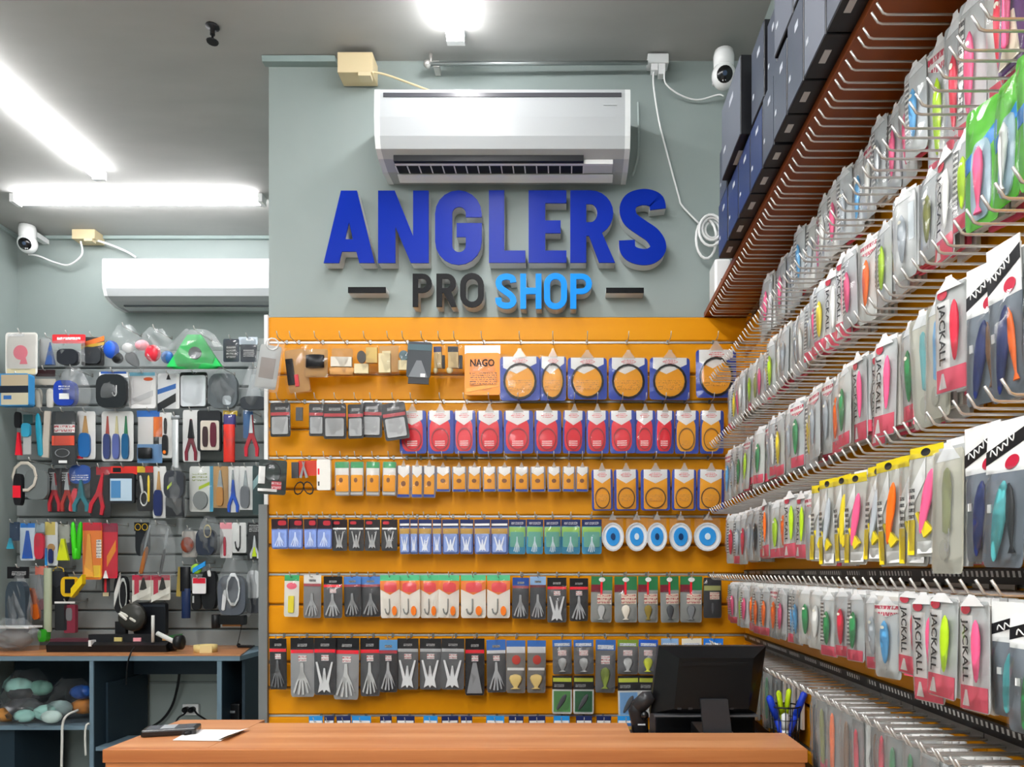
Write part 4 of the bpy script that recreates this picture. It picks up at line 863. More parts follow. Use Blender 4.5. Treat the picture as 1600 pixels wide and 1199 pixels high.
L(247,584,281,639,'blue white and black packet with diagonal logo','packet',film([('card','rr',0,0,1,1,M('#e9ebec',.35),0,3),('panel','slash',0,.25,1,.6,M('#2f6fbd',.35)),('dark_panel','slash',0,.5,1,1.1,M('#23262b',.35)),('side_band','box',.84,.1,1,1,WHT),('cut_out','tri',.4,.04,.6,.18,BLK)],0,12))
L(281,582,325,638,'clear bag with blue and white circle print on black card','bag',film([('card','rr',0,0,1,1,BLK,0,3),('panel','rr',.06,.1,.96,.96,M('#dfe4e8',.3),None,8),('arc','disc',.04,.2,.45,.75,M('#3f86c8',.3)),('foot','box',.06,.76,.6,.92,M('#2a5c9c',.3))],0,22))
L(327,576,375,641,'smoky clear bag with grey sleeve','bag',[('sleeve','round',.04,.15,.96,.98,M('#5d6468',.4),0,24),('sticker','round',.5,.68,.78,.9,M('#c5cdd2',.3),24.5,.6),('bag','sack2',0,0,1,1.02,HAZE,0,46)])
L(377,573,420,642,'crumpled clear bag with dark base beside orange panel','bag',[('base','round',.05,.7,1,1,M('#2f343a',.4),0,30),('wrap','tri',.2,.2,.8,.75,M('#b9bfc2',.3),0,18),('bag','sack3',0,0,1,1.04,HAZE,0,55)], D=3.86)
# row 3
def wcard(mats, shape='knife', card=WHT): 
    n = len(mats); E = [('card','rr',0,0,1,1,card,0,2)]
    for i, (m1, m2) in enumerate(mats):
        u0, u1 = .06+.88*i/n, .06+.88*(i+.88)/n
        E += [('blade', 'tri', u0+.3*(u1-u0), .1, u1-.25*(u1-u0), .5, m1, None, 5), ('handle', 'round', u0+.1*(u1-u0), .46, u1-.08*(u1-u0), .96, m2, None, 12)]
    return E
SIL = M('#aab0b4',.25,.6)
L(25,641,51,712,'small knives with teal and red sheaths at left edge','knife',[('card','rr',.45,.1,1,.3,M('#2b4c4f',.4),0,3),('handle','round',0,.05,.36,.4,BLK,0,14),('teal_handle','round',.45,.3,.95,.6,M('#3aa5c8',.35),3,14),('blade','box',.5,.58,.95,.98,LGR,3,5),('red_handle','tri',.05,.5,.4,1,RED,0,14)])
L(57,643,79,714,'teal fillet tool with pale wooden stick','tool',[('teal_handle','stick',.02,.05,.5,1,M('#2397b4',.35),0,16,-4),('stick','box',.55,0,1,1.02,M('#c9bfb2',.5),0,8,3)])
L(81,643,119,727,'tall black packet with red and white labels','packet',film([('card','rr',0,0,1,1,M('#3a3d40',.4),0,4),('label','box',.12,.25,.98,.4,M_print('#f0ecea','#c23440',2),None,3),('red_label','box',.05,.46,.98,.64,M('#e4573f',.35),None,3),('emblem','ring',.18,.7,.8,.86,M('#8a8d90',.3),None,2),('foot_sticker','box',.35,.92,.7,.97,WHT)],0,16), D=3.86)
L(121,643,149,718,'white card with blue handled knife','knife',film(wcard([(TAN,M('#2767a8',.35))])+[('red_foot','box',.02,.93,.35,.99,RED)],0,16))
L(159,643,209,721,'white card holding three blue and green handled knives','knife set',film(wcard([(M('#b4483c',.4),M('#3b4574',.35)),(M('#d8cfa0',.4),M('#5a66a2',.35)),(M('#2f7a52',.4),M('#1f5a86',.35))]),0,16))
L(214,642,254,724,'blue headed packet with white card and black roll','packet',film([('header','box',0,0,.9,.12,M('#1f6fc4',.35),0,3),('card','box',.05,.12,.65,.64,M('#e6e4e2',.4),0,3),('roll','cyl',.1,.72,.66,.92,BLK,2,30),('orange_band','box',.66,.12,1,.5,ORG,0,3),('foot','box',.02,.64,1,1,M('#6f9ccc',.35),0,3)],0,20))
L(249,645,269,716,'white card with black pen tool','tool',film([('card','rr',0,0,1,1,WHT,0,2),('pen_top','stick',.38,.12,.64,.48,BLK,None,9),('pen_body','round',.3,.5,.72,.94,M('#1c1d20',.35),None,12),('orange_dot','disc',.38,.84,.62,.92,ORG,14,2)],0,15))
L(268,650,283,732,'long silver tube tool','tool',[('tube','cyl',.15,0,.85,1,M('#d3d6d8',.25,.4),0,16),('cap','cyl',.05,.0,.95,.08,M('#8f9396',.3),0,18)])
L(286,641,313,722,'white card with maroon handled pliers','pliers',film([('card','rr',0,0,1,1,WHT,0,2),('jaws','pliers',.15,.18,.85,.98,M('#7a2233',.35),None,10),('jaw_head','tri',.35,.2,.68,.55,BLK,None,14)],0,16))
L(311,643,347,706,'black box with window showing maroon lighter set','box',[('box_body','rr',0,0,1,1,M('#202226',.4),0,20),('window','rr',.15,.25,.95,.98,M('#d3c9bb',.3),20.2,2),('tool','round',.25,.4,.48,.9,M('#3b2a2c',.35),22.5,6),('second_tool','round',.58,.3,.84,.9,M('#5d1c2f',.35),22.5,6)])
L(349,642,371,723,'red tube with yellow and purple header','tube',film([('tube','cyl',.1,.28,.9,1,M('#e2362a',.35),2,26),('header','box',0,0,1,.1,M('#e3bf2f',.35),0,3),('band','box',.1,.08,.9,.32,M('#3c3a8c',.35),2,10)],0,32))
L(379,642,406,714,'red handled pliers on clear card','pliers',film([('card','rr',.05,0,.6,.6,M('#3e6fa4',.4),0,2),('pliers_body','pliers',.15,.1,.98,1,M('#cf2438',.35),2,12),('jaw_head','tri',.45,.1,.68,.5,M('#c8cbcd',.25,.5),3,15)],0,20))
# row 4
L(22,720,80,792,'curved pale landing grip in clear pouch at left edge','grip',[('pouch','round',.35,.2,.95,.85,M('#6c7272',.45),0,18),('grip_arm','loop',.02,.02,.7,.7,M('#c9c1b4',.35),10,24),('handle','round',.1,.3,.32,.98,BLK,6,26),('red_block','box',.1,.56,.3,.82,RED,32.5,3)], D=3.86)
for a,b,m1,lab in ((75,98,M('#b8303a',.35),'red pliers on black card, left of two red pliers'),(95,119,M('#a83a34',.35),'red handled crimping pliers with grey jaws')):
    L(a,732,b,801,lab,'pliers',film([('card','rr',.02,0,.98,1,M('#26262b',.4),0,3),('print_panel','box',.1,.08,.5,.3,PRK),('pliers_body','pliers',.1,.12,.95,.98,m1,None,12),('jaw_head','tri',.36,.12,.68,.5,M('#b6b9bc',.25,.5),None,14)],0,20))
L(109,727,142,800,'round blue headed card with teal pliers','pliers',film([('header','round',0,0,1,.4,M('#1d56b0',.35),0,3),('print_panel','box',.1,.2,.9,.34,M_print('#1d56b0','#ffffff',3)),('pliers_body','pliers',.2,.32,.98,1,M('#3b7884',.35),2,14),('red_grip','round',.1,.5,.36,1,M('#d8505a',.35),2,12,12)],0,20))
L(141,730,174,808,'black and red card with slim red cutter','cutter',film([('card','rr',0,0,1,1,M('#26272b',.4),0,3),('header','box',.3,0,1,.16,M('#b02a36',.35)),('cutter_body','pliers',.1,.12,.85,.95,M('#c22f3c',.35),None,9,10)],0,16))
L(173,729,215,787,'red headed packet with blue and silver picture box','packet',[('header','box',0,0,1,.22,M('#d8362e',.35),0,4),('logo','box',.1,.04,.4,.16,BLK),('box_body','rr',0,.2,.95,1,M('#26282c',.4),0,18),('picture','box',.06,.34,.86,.94,M('#b9cfdf',.3),18.2,1),('blue_block','box',.1,.4,.45,.86,M('#4f86b8',.3),19.3,2)])
L(215,729,240,799,'black and yellow card with white coiled gripper','gripper',film([('card','rr',0,0,1,1,M('#232326',.4),0,3),('header','box',0,0,.5,.14,M('#e0bd2c',.35)),('red_band','box',.5,0,1,.14,M('#c8322e',.35)),('coil','loop',.2,.55,.7,.9,WHT,None,8),('stem','stick',.2,.2,.4,.6,M('#d8d8d4',.3),None,7,-8),('yellow_stem','stick',.66,.2,.84,.8,M('#d6b93a',.3),None,7)],0,14))
L(239,729,260,810,'white card with wooden handled fillet knife','knife',film(wcard([(TAN,NVY)]),0,14))
L(258,733,292,808,'clear bag with charcoal gloves and green logo','bag',[('glove','round',.05,.05,.95,.62,M('#35383f',.45),0,26),('cuff','box',.12,.6,.9,1,M('#2a2c30',.45),0,20),('logo','slash',.22,.28,.42,.45,LIM,26.5,1),('bag','sack1',-.02,-.05,1.02,1.05,HAZE,0,42)], D=3.86)
L(296,729,334,800,'large white card with grey reel and lime print','card',film([('card','rr',0,0,1,1,M('#e2e4e0',.4),0,3),('blue_edge','box',.86,0,1,1,M('#57a4c4',.35)),('print_panel','box',.12,.14,.75,.34,M_print('#e2e4e0','#8a9a4a',3)),('lime_band','slash',.4,.34,.86,.52,LIM),('reel','disc',.2,.55,.8,.95,M('#7c8080',.35),None,12)],0,20))
L(333,729,357,794,'wooden handled knife in clear sleeve','knife',film([('card','rr',0,0,1,1,M('#c9a26c',.45),0,3),('blade','tri',.3,.1,.7,.55,SIL,None,6),('handle','round',.28,.5,.72,.95,M('#b07d45',.45),None,12)],0,16))
L(356,729,375,801,'white card with blue handled line cutters','cutter',film([('card','rr',0,0,1,1,WHT,0,2),('jaws','tri',.3,.08,.6,.55,SIL,None,7),('handles','pliers',.05,.3,.98,1,M('#2d55b8',.35),None,12)],0,16))
L(374,729,396,797,'white card with short black knife','knife',film(wcard([(SIL,M('#6c6f74',.35))]),0,14))
L(395,728,412,804,'dark teal packet next to orange panel','packet',film([('card','rr',0,0,1,1,M('#2c4a4c',.4),0,3),('pale_panel','slash',.05,.05,.95,.5,M('#9cc0c4',.35))],0,12))
# row 5
L(12,816,31,858,'teal and navy lure pack at far left','packet',film([('card','rr',.2,0,1,.7,M('#27405c',.4),0,3),('tail','tri',0,.6,.6,1,M('#3ba4c0',.35),2,8)],0,14))
L(32,818,56,876,'white packet with blue hooded figure print','packet',film([('card','rr',0,0,1,1,M('#dbe7f0',.35),0,3),('header','box',.02,0,.98,.12,M('#2f7fd0',.35)),('panel','tri',.15,.2,.85,.95,M('#2a62c0',.35),None,3)],0,12))
L(55,818,72,874,'clear packet with red scaler','packet',film([('card','rr',.05,0,.9,.25,M('#9fb0b8',.35),0,3),('scaler','round',.1,.28,.95,1,M('#c83548',.35),1,16)],0,20))
L(71,816,91,884,'white knife card with tan header','knife',film([('card','rr',0,0,1,1,M('#dfe3e4',.4),0,3),('header','box',0,0,.8,.3,M('#d6c46c',.35)),('disc','disc',.25,.5,.8,.68,TAN,None,6),('handle','round',.35,.62,.7,.95,NVY,None,10),('side_band','box',0,.6,.2,1,SKY)],0,14))
L(91,820,110,876,'yellow wedge shaped line cutter on clear card','cutter',film([('card','rr',.05,0,.95,.5,M('#a8aaa0',.35),0,2),('cutter_body','tri',.05,.4,.98,1,M('#d3dc24',.35),2,16)],0,20))
L(114,816,131,875,'bright green folded float strap','strap',[('strap_left','stick',.0,0,.48,1,M('#43d41e',.35),0,26,-3),('strap_right','stick',.5,0,1,1,M('#35b818',.35),0,26,4),('fold','cyl',.3,.7,.7,.98,M('#43d41e',.35),4,26)])
L(130,817,160,906,'orange and yellow flame print squid packet','packet',film([('card','rr',0,0,1,1,M('#f08a34',.35),0,4),('header','box',0,0,1,.14,M('#c52b3c',.35)),('flame','tri',.1,.2,.6,.95,M('#f5b04a',.35),None,6),('price_label','box',.72,.3,.98,.62,M_print('#f2efe8','#555555',6)),('foot','box',.1,.75,.95,.96,M('#f7cf3c',.35))],0,16), D=3.85)
L(161,818,184,904,'red packet with yellow streak beside orange packet','packet',film([('card','rr',0,0,1,1,M('#d9263f',.35),0,4),('header','box',0,0,1,.16,M('#8c2440',.35)),('streak','slash',.3,.3,.9,.8,M('#f3962c',.35)),('foot','tri',.05,.86,.4,1,WHT)],0,16), D=3.86)
L(214,817,236,869,'black pouch with yellow double ring badge','pouch',[('pouch','round',.05,.1,.95,1,M('#191b20',.4),0,22),('badge','box',0,0,1,.26,BLK,22,3),('ring_left','ring',.06,.04,.46,.24,M('#f0c41c',.3),25.2,2),('ring_right','ring',.54,.04,.94,.24,M('#f0c41c',.3),25.2,2)])
L(220,818,275,898,'large clear bag with two long handled tools','bag',[('handle','stick',.05,.45,.2,1,M('#a5622c',.45),4,16,14),('shaft','stick',.16,.05,.24,.55,SIL,4,7,14),('second_shaft','stick',.68,.1,.78,.6,SIL,4,7,10),('second_handle','stick',.6,.5,.7,1,M('#3c3d42',.4),4,14,10),('bag','sack3',0,-.05,1.02,1.05,HAZE,0,40)], D=3.85)
L(283,826,310,871,'clear packet with brown ball bait','packet',[('card','rr',.05,.1,.95,1,M('#d6d2ca',.35),0,2),('ball','ball',.1,.3,.86,.85,M('#96442c',.35),2,34),('bag','sack1',0,0,1,1,HAZE,0,48)])
L(309,815,344,868,'crinkled clear bag with navy reel pouch','bag',[('pouch','round',.05,.25,.88,1,M('#2c3342',.45),0,34),('strap','loop',.4,.1,.75,.5,M('#c9b98c',.35),30,8),('bag','sack2',-.05,-.15,1.15,1.05,HAZE,0,54)])
L(344,817,363,872,'white card with slim red lure pen','card',film([('card','rr',0,0,1,1,M('#eeebea',.4),0,3),('header','box',0,0,1,.18,LPK),('pen','stick',.3,.4,.55,.95,M('#b8384a',.35),None,8)],0,12))
L(363,817,385,864,'white card with black hook remover','tool',film([('card','rr',0,0,1,1,WHT,0,2),('hook_bend','jhook',.1,.1,.8,.95,BLK,None,9)],0,14))
L(387,817,411,876,'black card with white bottle opener','tool',film([('card','rr',0,0,1,1,M('#1e2024',.4),0,3),('header_print','box',.1,.05,.9,.25,PRK),('opener','pliers',.2,.35,.8,.95,M('#c6cacc',.3),None,8),('lime_tip','tri',.35,.65,.65,.9,LIM,None,9)],0,14))
# row 6
L(12,886,50,1000,'tall grey waterproof bag in clear wrap at left','bag',[('header','box',0,0,.9,.16,BLK,0,6),('header_print','box',.2,.06,.8,.12,PRK,6.2,.5),('sleeve','round',.1,.2,.95,.95,M('#3d4852',.45),0,34),('bag','sack2',.0,.1,1.05,1.05,HAZE,0,56)], D=3.84)
L(46,885,78,970,'orange handled knife in clear sheath','knife',film([('header','box',.3,0,.9,.16,M('#e05a2c',.35),0,3),('blade','tri',.3,.15,.75,.6,SIL,2,8),('handle','round',.1,.4,.5,.98,M('#dd6a22',.35),2,20,-12),('badge','disc',.5,.6,.8,.8,MAR,2,8)],0,28,HAZE))
L(66,888,88,996,'pale green rod sleeve with green cap','sleeve',[('sleeve','cyl',.25,0,.8,.92,M('#a9b196',.3),0,26),('cap','round',0,.88,.6,1.06,M('#36a62a',.35),0,34)], D=3.83)
L(80,887,109,945,'black pouch with yellow cord','pouch',[('pouch','round',0,.1,1,1,M('#26272b',.45),0,26),('flap','vee',.05,.12,.95,.55,M('#34363b',.45),26,4),('cord','loop',.2,-.02,.85,.2,M('#c8a83a',.4),12,10)])
L(103,898,138,934,'yellow and black angled spool holder','holder',[('frame','round',0,.1,.6,.95,M('#e0b41c',.35),0,40),('inner','box',.2,.2,.62,.8,BLK,40,3),('front_leg','slash',.5,0,1,1,M('#f0cf1c',.35),20,30)], D=3.84)
L(90,940,122,990,'maroon framed grey reel case under black pouch','case',[('case_body','rr',0,0,.6,.9,M('#2a2d30',.4),0,22),('maroon_frame','rr',.45,.1,1,.98,M('#8c3446',.35),0,22),('window','round',.56,.2,.86,.6,M('#77777a',.3),22,2),('white_edge','box',0,0,1,.06,WHT,22,2)], D=3.86)
L(160,900,172,932,'slim red and white tag packet','packet',film([('card','rr',0,0,1,1,M('#2a2430',.4),0,3),('red_band','box',.3,0,.6,.8,RED),('foot','box',.1,.82,.9,1,CRM)],0,8))
L(181,900,203,958,'white ruler knife in black frame','knife',[('frame','round',.0,0,1,1,M('#1f2023',.4),0,18),('ruler','slash',.05,-.1,.5,.85,M('#dadad6',.35),18,4),('grip','loop',.4,.05,1,.95,M('#b9bdb8',.35),16,12)])
for a,b,lab in ((207,237,'red and silver lure card, left of the pair'),(237,267,'red and silver lure card, right of the pair')):
    L(a,899,b,938,lab,'card',film([('card','rr',0,0,1,1,M('#d5d2c6',.35),0,4),('header','box',.0,0,.98,.2,M('#c2304c',.35)),('red_leg','box',.12,.2,.36,.8,M('#cc3a54',.35)),('dark_panel','tri',.4,.1,.8,.6,M('#2a2c26',.35)),('white_panel','slash',0,.45,1,1.1,M('#e6e4da',.35))],0,10), D=3.86)
L(278,882,301,966,'black and navy torch with tan strap','torch',[('strap','box',0,.05,.3,.6,M('#b09a4c',.45),0,8,4),('head','cyl',.25,.05,.95,.5,M('#16181d',.4),2,28),('body','cyl',.35,.45,.95,1,M('#1f3058',.35),2,28)])
L(299,879,323,898,'blue and lime cap shaped tag','tag',[('cap','dome',0,.1,.7,1,M('#8fbf3a',.35),0,18),('brim','slash',.2,-.1,1,.9,M('#2b93dc',.3),10,10)], D=3.85)
L(301,903,322,928,'white price tag with red top','price tag',[('tag_card','rr',0,0,1,1,M('#f0eeee',.35),0,2),('red_top','box',.04,.02,.96,.36,M('#d8263c',.35))], D=3.84)
L(302,926,316,953,'short black clip tool under price tag','tool',[('body','round',0,0,1,1,BLK,0,20),('glint','box',.12,.2,.3,.6,LGR,20,1)])
L(320,886,342,952,'round black lined pouch with white trim','pouch',[('pouch','round',0,.1,1,1,M('#17191d',.45),0,34),('trim','stick',.3,.12,.8,.2,WHT,34,2,80),('buckle','box',.2,0,.5,.1,GRY,10,8)])
L(341,873,391,961,'big clear bag with grey pouch and white cords','bag',[('pouch','round',.08,.3,.92,1,M('#5a606a',.45),0,34),('cord','loop',.35,.25,.78,.85,M('#dfe2e4',.35),36,12),('second_cord','stick',.22,.55,.36,.92,M('#e2e4e6',.35),36,8,6),('bag','sack3',-.02,-.05,1.05,1.04,HAZE,0,60)], D=3.84)
L(387,880,411,958,'white cord bundle in clear bag beside the post','bag',[('cord','round',.1,.15,.95,.72,M('#d3d6d8',.4),0,34),('base','round',.05,.7,1,1,M('#3c4046',.45),0,34),('bag','sack1',0,0,1.05,1.04,HAZE,0,52)])
L(336,960,388,979,'black folded rod rest bracket','bracket',[('bar','rr',.1,.1,.95,.8,M('#101114',.4),0,40),('knob','cyl',0,.0,.24,1.1,BLK,10,46),('end_knob','round',.9,.05,1,.85,BLK,10,40),('pad','box',.3,.8,.85,.98,BRW,10,20)], D=3.84)
L(184,942,231,1000,'large dark round reel hanging above the desk','reel',[('side_plate','dome',.05,0,1,.78,M('#3a3a36',.35),0,44),('highlight_bar','stick',.45,.12,.55,.62,M('#d9d7cc',.35),40,4,-58),('crank','stick',.3,.22,.4,.5,M('#e2e0d8',.3),42,10,-50),('foot','box',.0,.5,.35,1,BLK,0,24)], D=3.82)
L(214,942,263,992,'black box panel behind the round reel','box',[('box_body','rr',0,0,1,1,M('#171a20',.4),0,30),('rim','box',.3,.06,1,.12,M('#2d333c',.4),30,4)], D=3.9)

# ================================================================== BLUE-GREY DESK (far left)
DT = CZ - .404; DF, DB = 3.56, 4.035; dxl, dxr = XL+.004, P(376,0,3.56).x
t = thing('workbench', 'grey-blue workbench with wooden top below the tool wall', 'workbench', (dxl, DB, 0))
def dk(name, x0,y0,z0,x1,y1,z1, m): return MB().box(x0-dxl, y0-DB, z0, x1-dxl, y1-DB, z1).build(name, m, t)
MB().prism_z([(0, DF-DB), (dxr-dxl, DF-DB), (P(395,0,4.0).x-dxl, -.03), (P(395,0,4.0).x-dxl, 0), (0, 0)], DT-.006, DT).build('table_top', WOOD, t)
dk('top_board', dxl, DF+.002, DT-.03, dxr-.005, DB, DT-.0065, NAVYE)
Dx = lambda px: P(px, 0, DF+.01).x
for a, b in ((141,147),(340,347)):
    dk('upright', Dx(a), DF+.012, 0, Dx(b), DB-.01, DT-.031, NAVY); dk('upright_edge', Dx(a), DF+.004, 0, Dx(b), DF+.0115, DT-.031, NAVYE)
dk('apron', Dx(147)+.001, DB-.14, DT-.031-.11, Dx(340)-.001, DB-.12, DT-.032, NAVY)
SHz = CZ + (CY-1136)*DF/F
dk('shelf', dxl+.002, DF+.02, SHz-.02, Dx(141)-.001, DB-.06, SHz, NAVYE)
dk('upper_back', dxl+.002, DB-.03, SHz+.001, Dx(141)-.001, DB-.012, DT-.032, NAVY)
dk('left_side', dxl, DF+.05, .0, dxl+.3, DB-.07, SHz-.021, NAVY)
dk('low_shelf', Dx(147)+.001, DF+.02, CZ+(CY-1172)*DF/F-.01, Dx(190), DB-.2, CZ+(CY-1172)*DF/F+.008, NAVYE)
dk('side_lining', Dx(147)+.001, DF+.1, CZ+(CY-1172)*DF/F+.01, Dx(147)+.012, DB-.03, DT-.15, NAVY)
dk('right_back', Dx(347)+.001, DB-.03, 0, P(393,0,3.9).x, DB-.012, DT-.032, M('#141c26', .5))
dk('right_side', dxr-.02, DF+.06, 0, dxr-.005, DB-.031, DT-.032, NAVY)
# things in and on the workbench
t2, W, H = bx('printer', 'black printer with silver slot under the workbench right end', 'printer', 349,1100,374,1160,3.66,.25,M('#0f1114',.35),.006); MB().box(-W*.9,-.006,H*.76,W*.5,.002,H*.82).build('paper_slot', SIL, t2)
t2.location.z = 1.45+(893-1160)*3.66/F
dk('printer_shelf', Dx(347)+.001, DF+.02, t2.location.z-.015, dxr-.021, DB-.04, t2.location.z-.0005, NAVY)
def heap(px, py, D, rx, rz, col, lab, sack, tint=HAZE, cat='bag', extra=()):
    p = P(px, py, D); t = thing('plastic_bag', lab, cat, p, (0,0,0), 'bags on the workbench shelf')
    for i, (u, v, r_, m_) in enumerate(col):
        MB().sphere((u*rx, .03*math.sin(i*2), v*rz), r_, 9, 6, (1.3,.8,.8)).build('item', m_, t)
    part(t, 'wrap', sack, FILM, (0, .02, rz*.5), (rx*2.1, .16, rz*1.15)); return t
MINT = M('#9fd2c8', .4); DTE = M('#2f6f6c', .4)
yb = 1133
heap(42,yb,3.72,.14,.26,[(-.3,.75,.055,MINT),(.35,.7,.05,M('#7fb3a4',.4)),(0,.3,.08,M('#4a4c50',.4)),(-.2,.62,.05,M('#33363a',.4))],'clear bag with mint packs and dark pouch on workbench shelf','sack1')
heap(62,yb,3.62,.15,.11,[(-.5,.4,.04,MINT),(.1,.5,.05,MINT),(.5,.4,.04,M('#c9e0da',.4))],'low clear bag with mint packs in front on shelf','sack2')
heap(112,yb,3.7,.11,.22,[(.45,.75,.045,M('#1f4f9c',.35)),(.4,.4,.05,M('#d88a3c',.4)),(-.4,.4,.05,M('#a8c2c0',.4))],'clear bag with blue and orange spools on workbench shelf','sack3')
heap(4,yb,3.66,.07,.1,[(.2,.5,.045,M('#d8913f',.4)),(0,.25,.04,M('#d9d6d0',.4))],'small clear bag with orange spool at left edge','sack1')
def strap(label, pts, r): return tag(MB().tube(smooth_path(pts), r, 6).build('strap', M('#d9d7d0', .6)), label, 'strap')
strap('long white strap hanging from the workbench shelf', [P(122,1110,3.6),P(105,1118,3.545),P(98,1132,3.54),P(97,1160,3.54),P(96,1215,3.54)], .006)
strap('short white strap hanging near the workbench upright', [P(140,1131,3.553),P(135,1134,3.55),P(133,1150,3.55),P(134,1181,3.55)], .005)
t = thing('electric_outrigger', 'long black folded fishing rod holder lying on the workbench', 'rod holder', (P(180,0,3.7).x, 3.72, DT))
o_ = t.location
def rel(px, py, D): p = P(px, py, D); return p - Vector(o_)
MB().prism_x([(-.05,0),(-.055,.035),(-.03,.05),(.04,.05),(.05,.02),(.045,0)], rel(75,0,3.68).x, rel(262,0,3.68).x).build('body', M('#17181b', .35), t)
MB().prism_x([(-.02,.05),(-.02,.085),(.03,.085),(.03,.05)], rel(138,0,3.7).x, rel(245,0,3.7).x).build('upper_rail', M('#1d1e22', .4), t)
MB().prism_x([(-.03,.05),(-.03,.065),(.03,.065),(.03,.05)], rel(80,0,3.7).x, rel(140,0,3.7).x).build('side_rail', M('#5a2f3a', .4), t)
MB().tube([(rel(262,0,3.68).x,-.01,.026),(rel(278,0,3.68).x,-.02,.03)], .022, 10, [.024,.015]).build('nose', M('#17181b', .35), t)
MB().tube([rel(246,990,3.64),rel(276,1005,3.62)], .012, 8).build('silver_arm', M('#d6d6d2', .35), t)
MB().lathe([(.02,-.02),(.036,-.015),(.036,.015),(.02,.02)], 14, rel(280,1008,3.62)+Vector((0,0,.012)), 'x').build('wheel', BLACK, t)
MB().tube([rel(239,962,3.68),rel(239,1004,3.68)], .008, 8).build('silver_post', M('#cfcfca', .35), t)
MB().box(rel(172,0,3.66).x,-.028,.052,rel(184,0,3.66).x,-.021,.072).build('yellow_label', M('#cfc07a', .4), t)
MB().box(rel(202,0,3.66).x,-.028,.052,rel(214,0,3.66).x,-.021,.07).build('pale_label', LPK, t)
MB().box(rel(138,0,3.66).x,-.06,.03,rel(142,0,3.66).x,-.02,.06).build('clip', WHITE, t)
t = thing('tape_roll', 'roll of pale yellow tape lying on the workbench', 'tape', (P(318,0,3.66).x, 3.68, DT))
MB().lathe([(.03,0),(.055,0),(.055,.036),(.03,.036),(.03,0)], 20).build('roll', M('#e8cf8c', .5), t)
MB().box(.0,-.058,.001,.06,-.054,.036).build('loose_end', M('#ecd79c', .5), t)
t = thing('goods_sack', 'hazy grey plastic sack on left end of the workbench', 'bag', (P(18,0,3.72).x, 3.72, DT))
part(t, 'sack', 'sack2', HAZE, (0, .03, .085), (.26, .16, .165)); MB().sphere((-.01,.03,.055), .055, 10, 6, (1.7,.9,1)).build('contents', M('#6d6a68', .5), t)
MB().bbox(-.13,-.02,.115,.1,.08,.125,.002).build('top_card', WHITE, t)
t = thing('card_stand', 'green and tan card leaning behind the rod holder', 'card', (P(266,0,3.9).x, 3.88, DT)); MB().prism([(-.06,0),(.05,0),(.075,.075),(-.03,.06)],0,.004).build('card', M('#3f7a4a', .45), t); MB().prism([(-.06,.001),(.0,.001),(.02,.05),(-.04,.05)],-.002,-.0002).build('tan_panel', TAN, t)
cable('extension_lead', 'black cord hanging from workbench top into kneehole', [P(210,1012,3.6),P(204,1022,3.545),P(199,1040,3.55),P(197,1070,3.62)], .0035, BLACK)
cable('extension_lead', 'black cord running down the wall under the workbench', [P(281,1046,3.95),P(277,1075,3.98),P(268,1105,4.0),P(250,1128,4.0),P(215,1148,3.98),P(190,1162,3.95)], .007, BLACK)
cable('antenna_wire', 'thin black wire from bracket down to the workbench', [P(378,976,3.86),P(374,995,3.86),P(371,1008,3.86)], .002, BLACK, 'wire')
t = thing('desk_clamp', 'small black clamp at right end of the workbench', 'clamp', (P(382,0,3.88).x, 3.9, DT)); MB().bbox(-.04,-.015,.0,.04,.015,.012,.003).build('bar', BLACK, t); MB().sphere((-.04,0,.012), .011, 8, 5).build('knob', BLACK, t)
t, W, H = bx('wall_socket', 'white wall socket under the workbench', 'power outlet', 285,1101,310,1118,4.02,.018,WHITE)
for s in (-.4, .35): MB().lathe([(.016,0),(.016,-.03),(.006,-.045)], 10, (W*s, -.001, H*.55), 'y').build('plug', BLACK, t)
cable('plug_cord', 'black cord from left plug of wall socket', [P(292,1109,3.96),P(288,1116,3.94),P(278,1123,3.92),P(270,1140,3.9)], .005, BLACK, owner=t)
cable('plug_cord', 'black cord from right plug of wall socket', [P(303,1109,3.96),P(308,1116,3.94),P(320,1124,3.92),P(335,1132,3.9)], .005, BLACK, owner=t)
structure('trim_4', MB().box(P(220,0,4.03).x, YB2-.012, CZ+(CY-1069)*4.03/F, P(340,0,4.03).x, YB2-.001, CZ+(CY-1066)*4.03/F), M('#7d8786', .5))

# ================================================================== COUNTER
CH = .38; CT = CZ - CH; cD = lambda py: CH*F/(py-CY)
yf, ybm, ybl, ybr = cD(1172), cD(1130), cD(1125), cD(1145.5)
cxl, cxr = P(160,0,yf).x, P(1262,0,yf).x; xseam = P(318,0,yf).x; xnot = P(985,0,ybr).x
t = thing('counter', 'wood topped shop counter across the foreground', 'counter', (0, yf, 0))
EG = .018
MB().bbox(cxl, 0, CT-.028, cxr, EG, CT, .0012).build('front_edging', WOODF, t)
MB().prism_z([(cxl, EG), (xseam-.0006, EG), (xseam-.0006, ybl-yf), (cxl, ybl-yf)], CT-.028, CT-.0002).build('left_board', WOOD, t)
MB().prism_z([(xseam+.0006, EG), (cxr, EG), (cxr, ybr-yf), (xnot, ybr-yf), (xnot, ybm-yf), (xseam+.0006, ybm-yf)], CT-.028, CT-.0002).build('main_board', WOOD, t)
MB().box(cxl+.004, .004, .05, cxr-.004, .022, CT-.0285).build('front_panel', WOODF, t)
MB().box(cxl+.004, .0225, .0, cxl+.022, ybl-yf-.01, CT-.0285).build('side_panel', WOODF, t)
MB().box(cxr-.022, .0225, .0, cxr-.004, ybr-yf-.01, CT-.0285).build('side_panel', WOODF, t)
MB().box(cxl+.03, .02, 0, cxr-.03, .04, .0495).build('plinth', BLACK, t)
WT = CT - .07                    # lower staff-side worktop
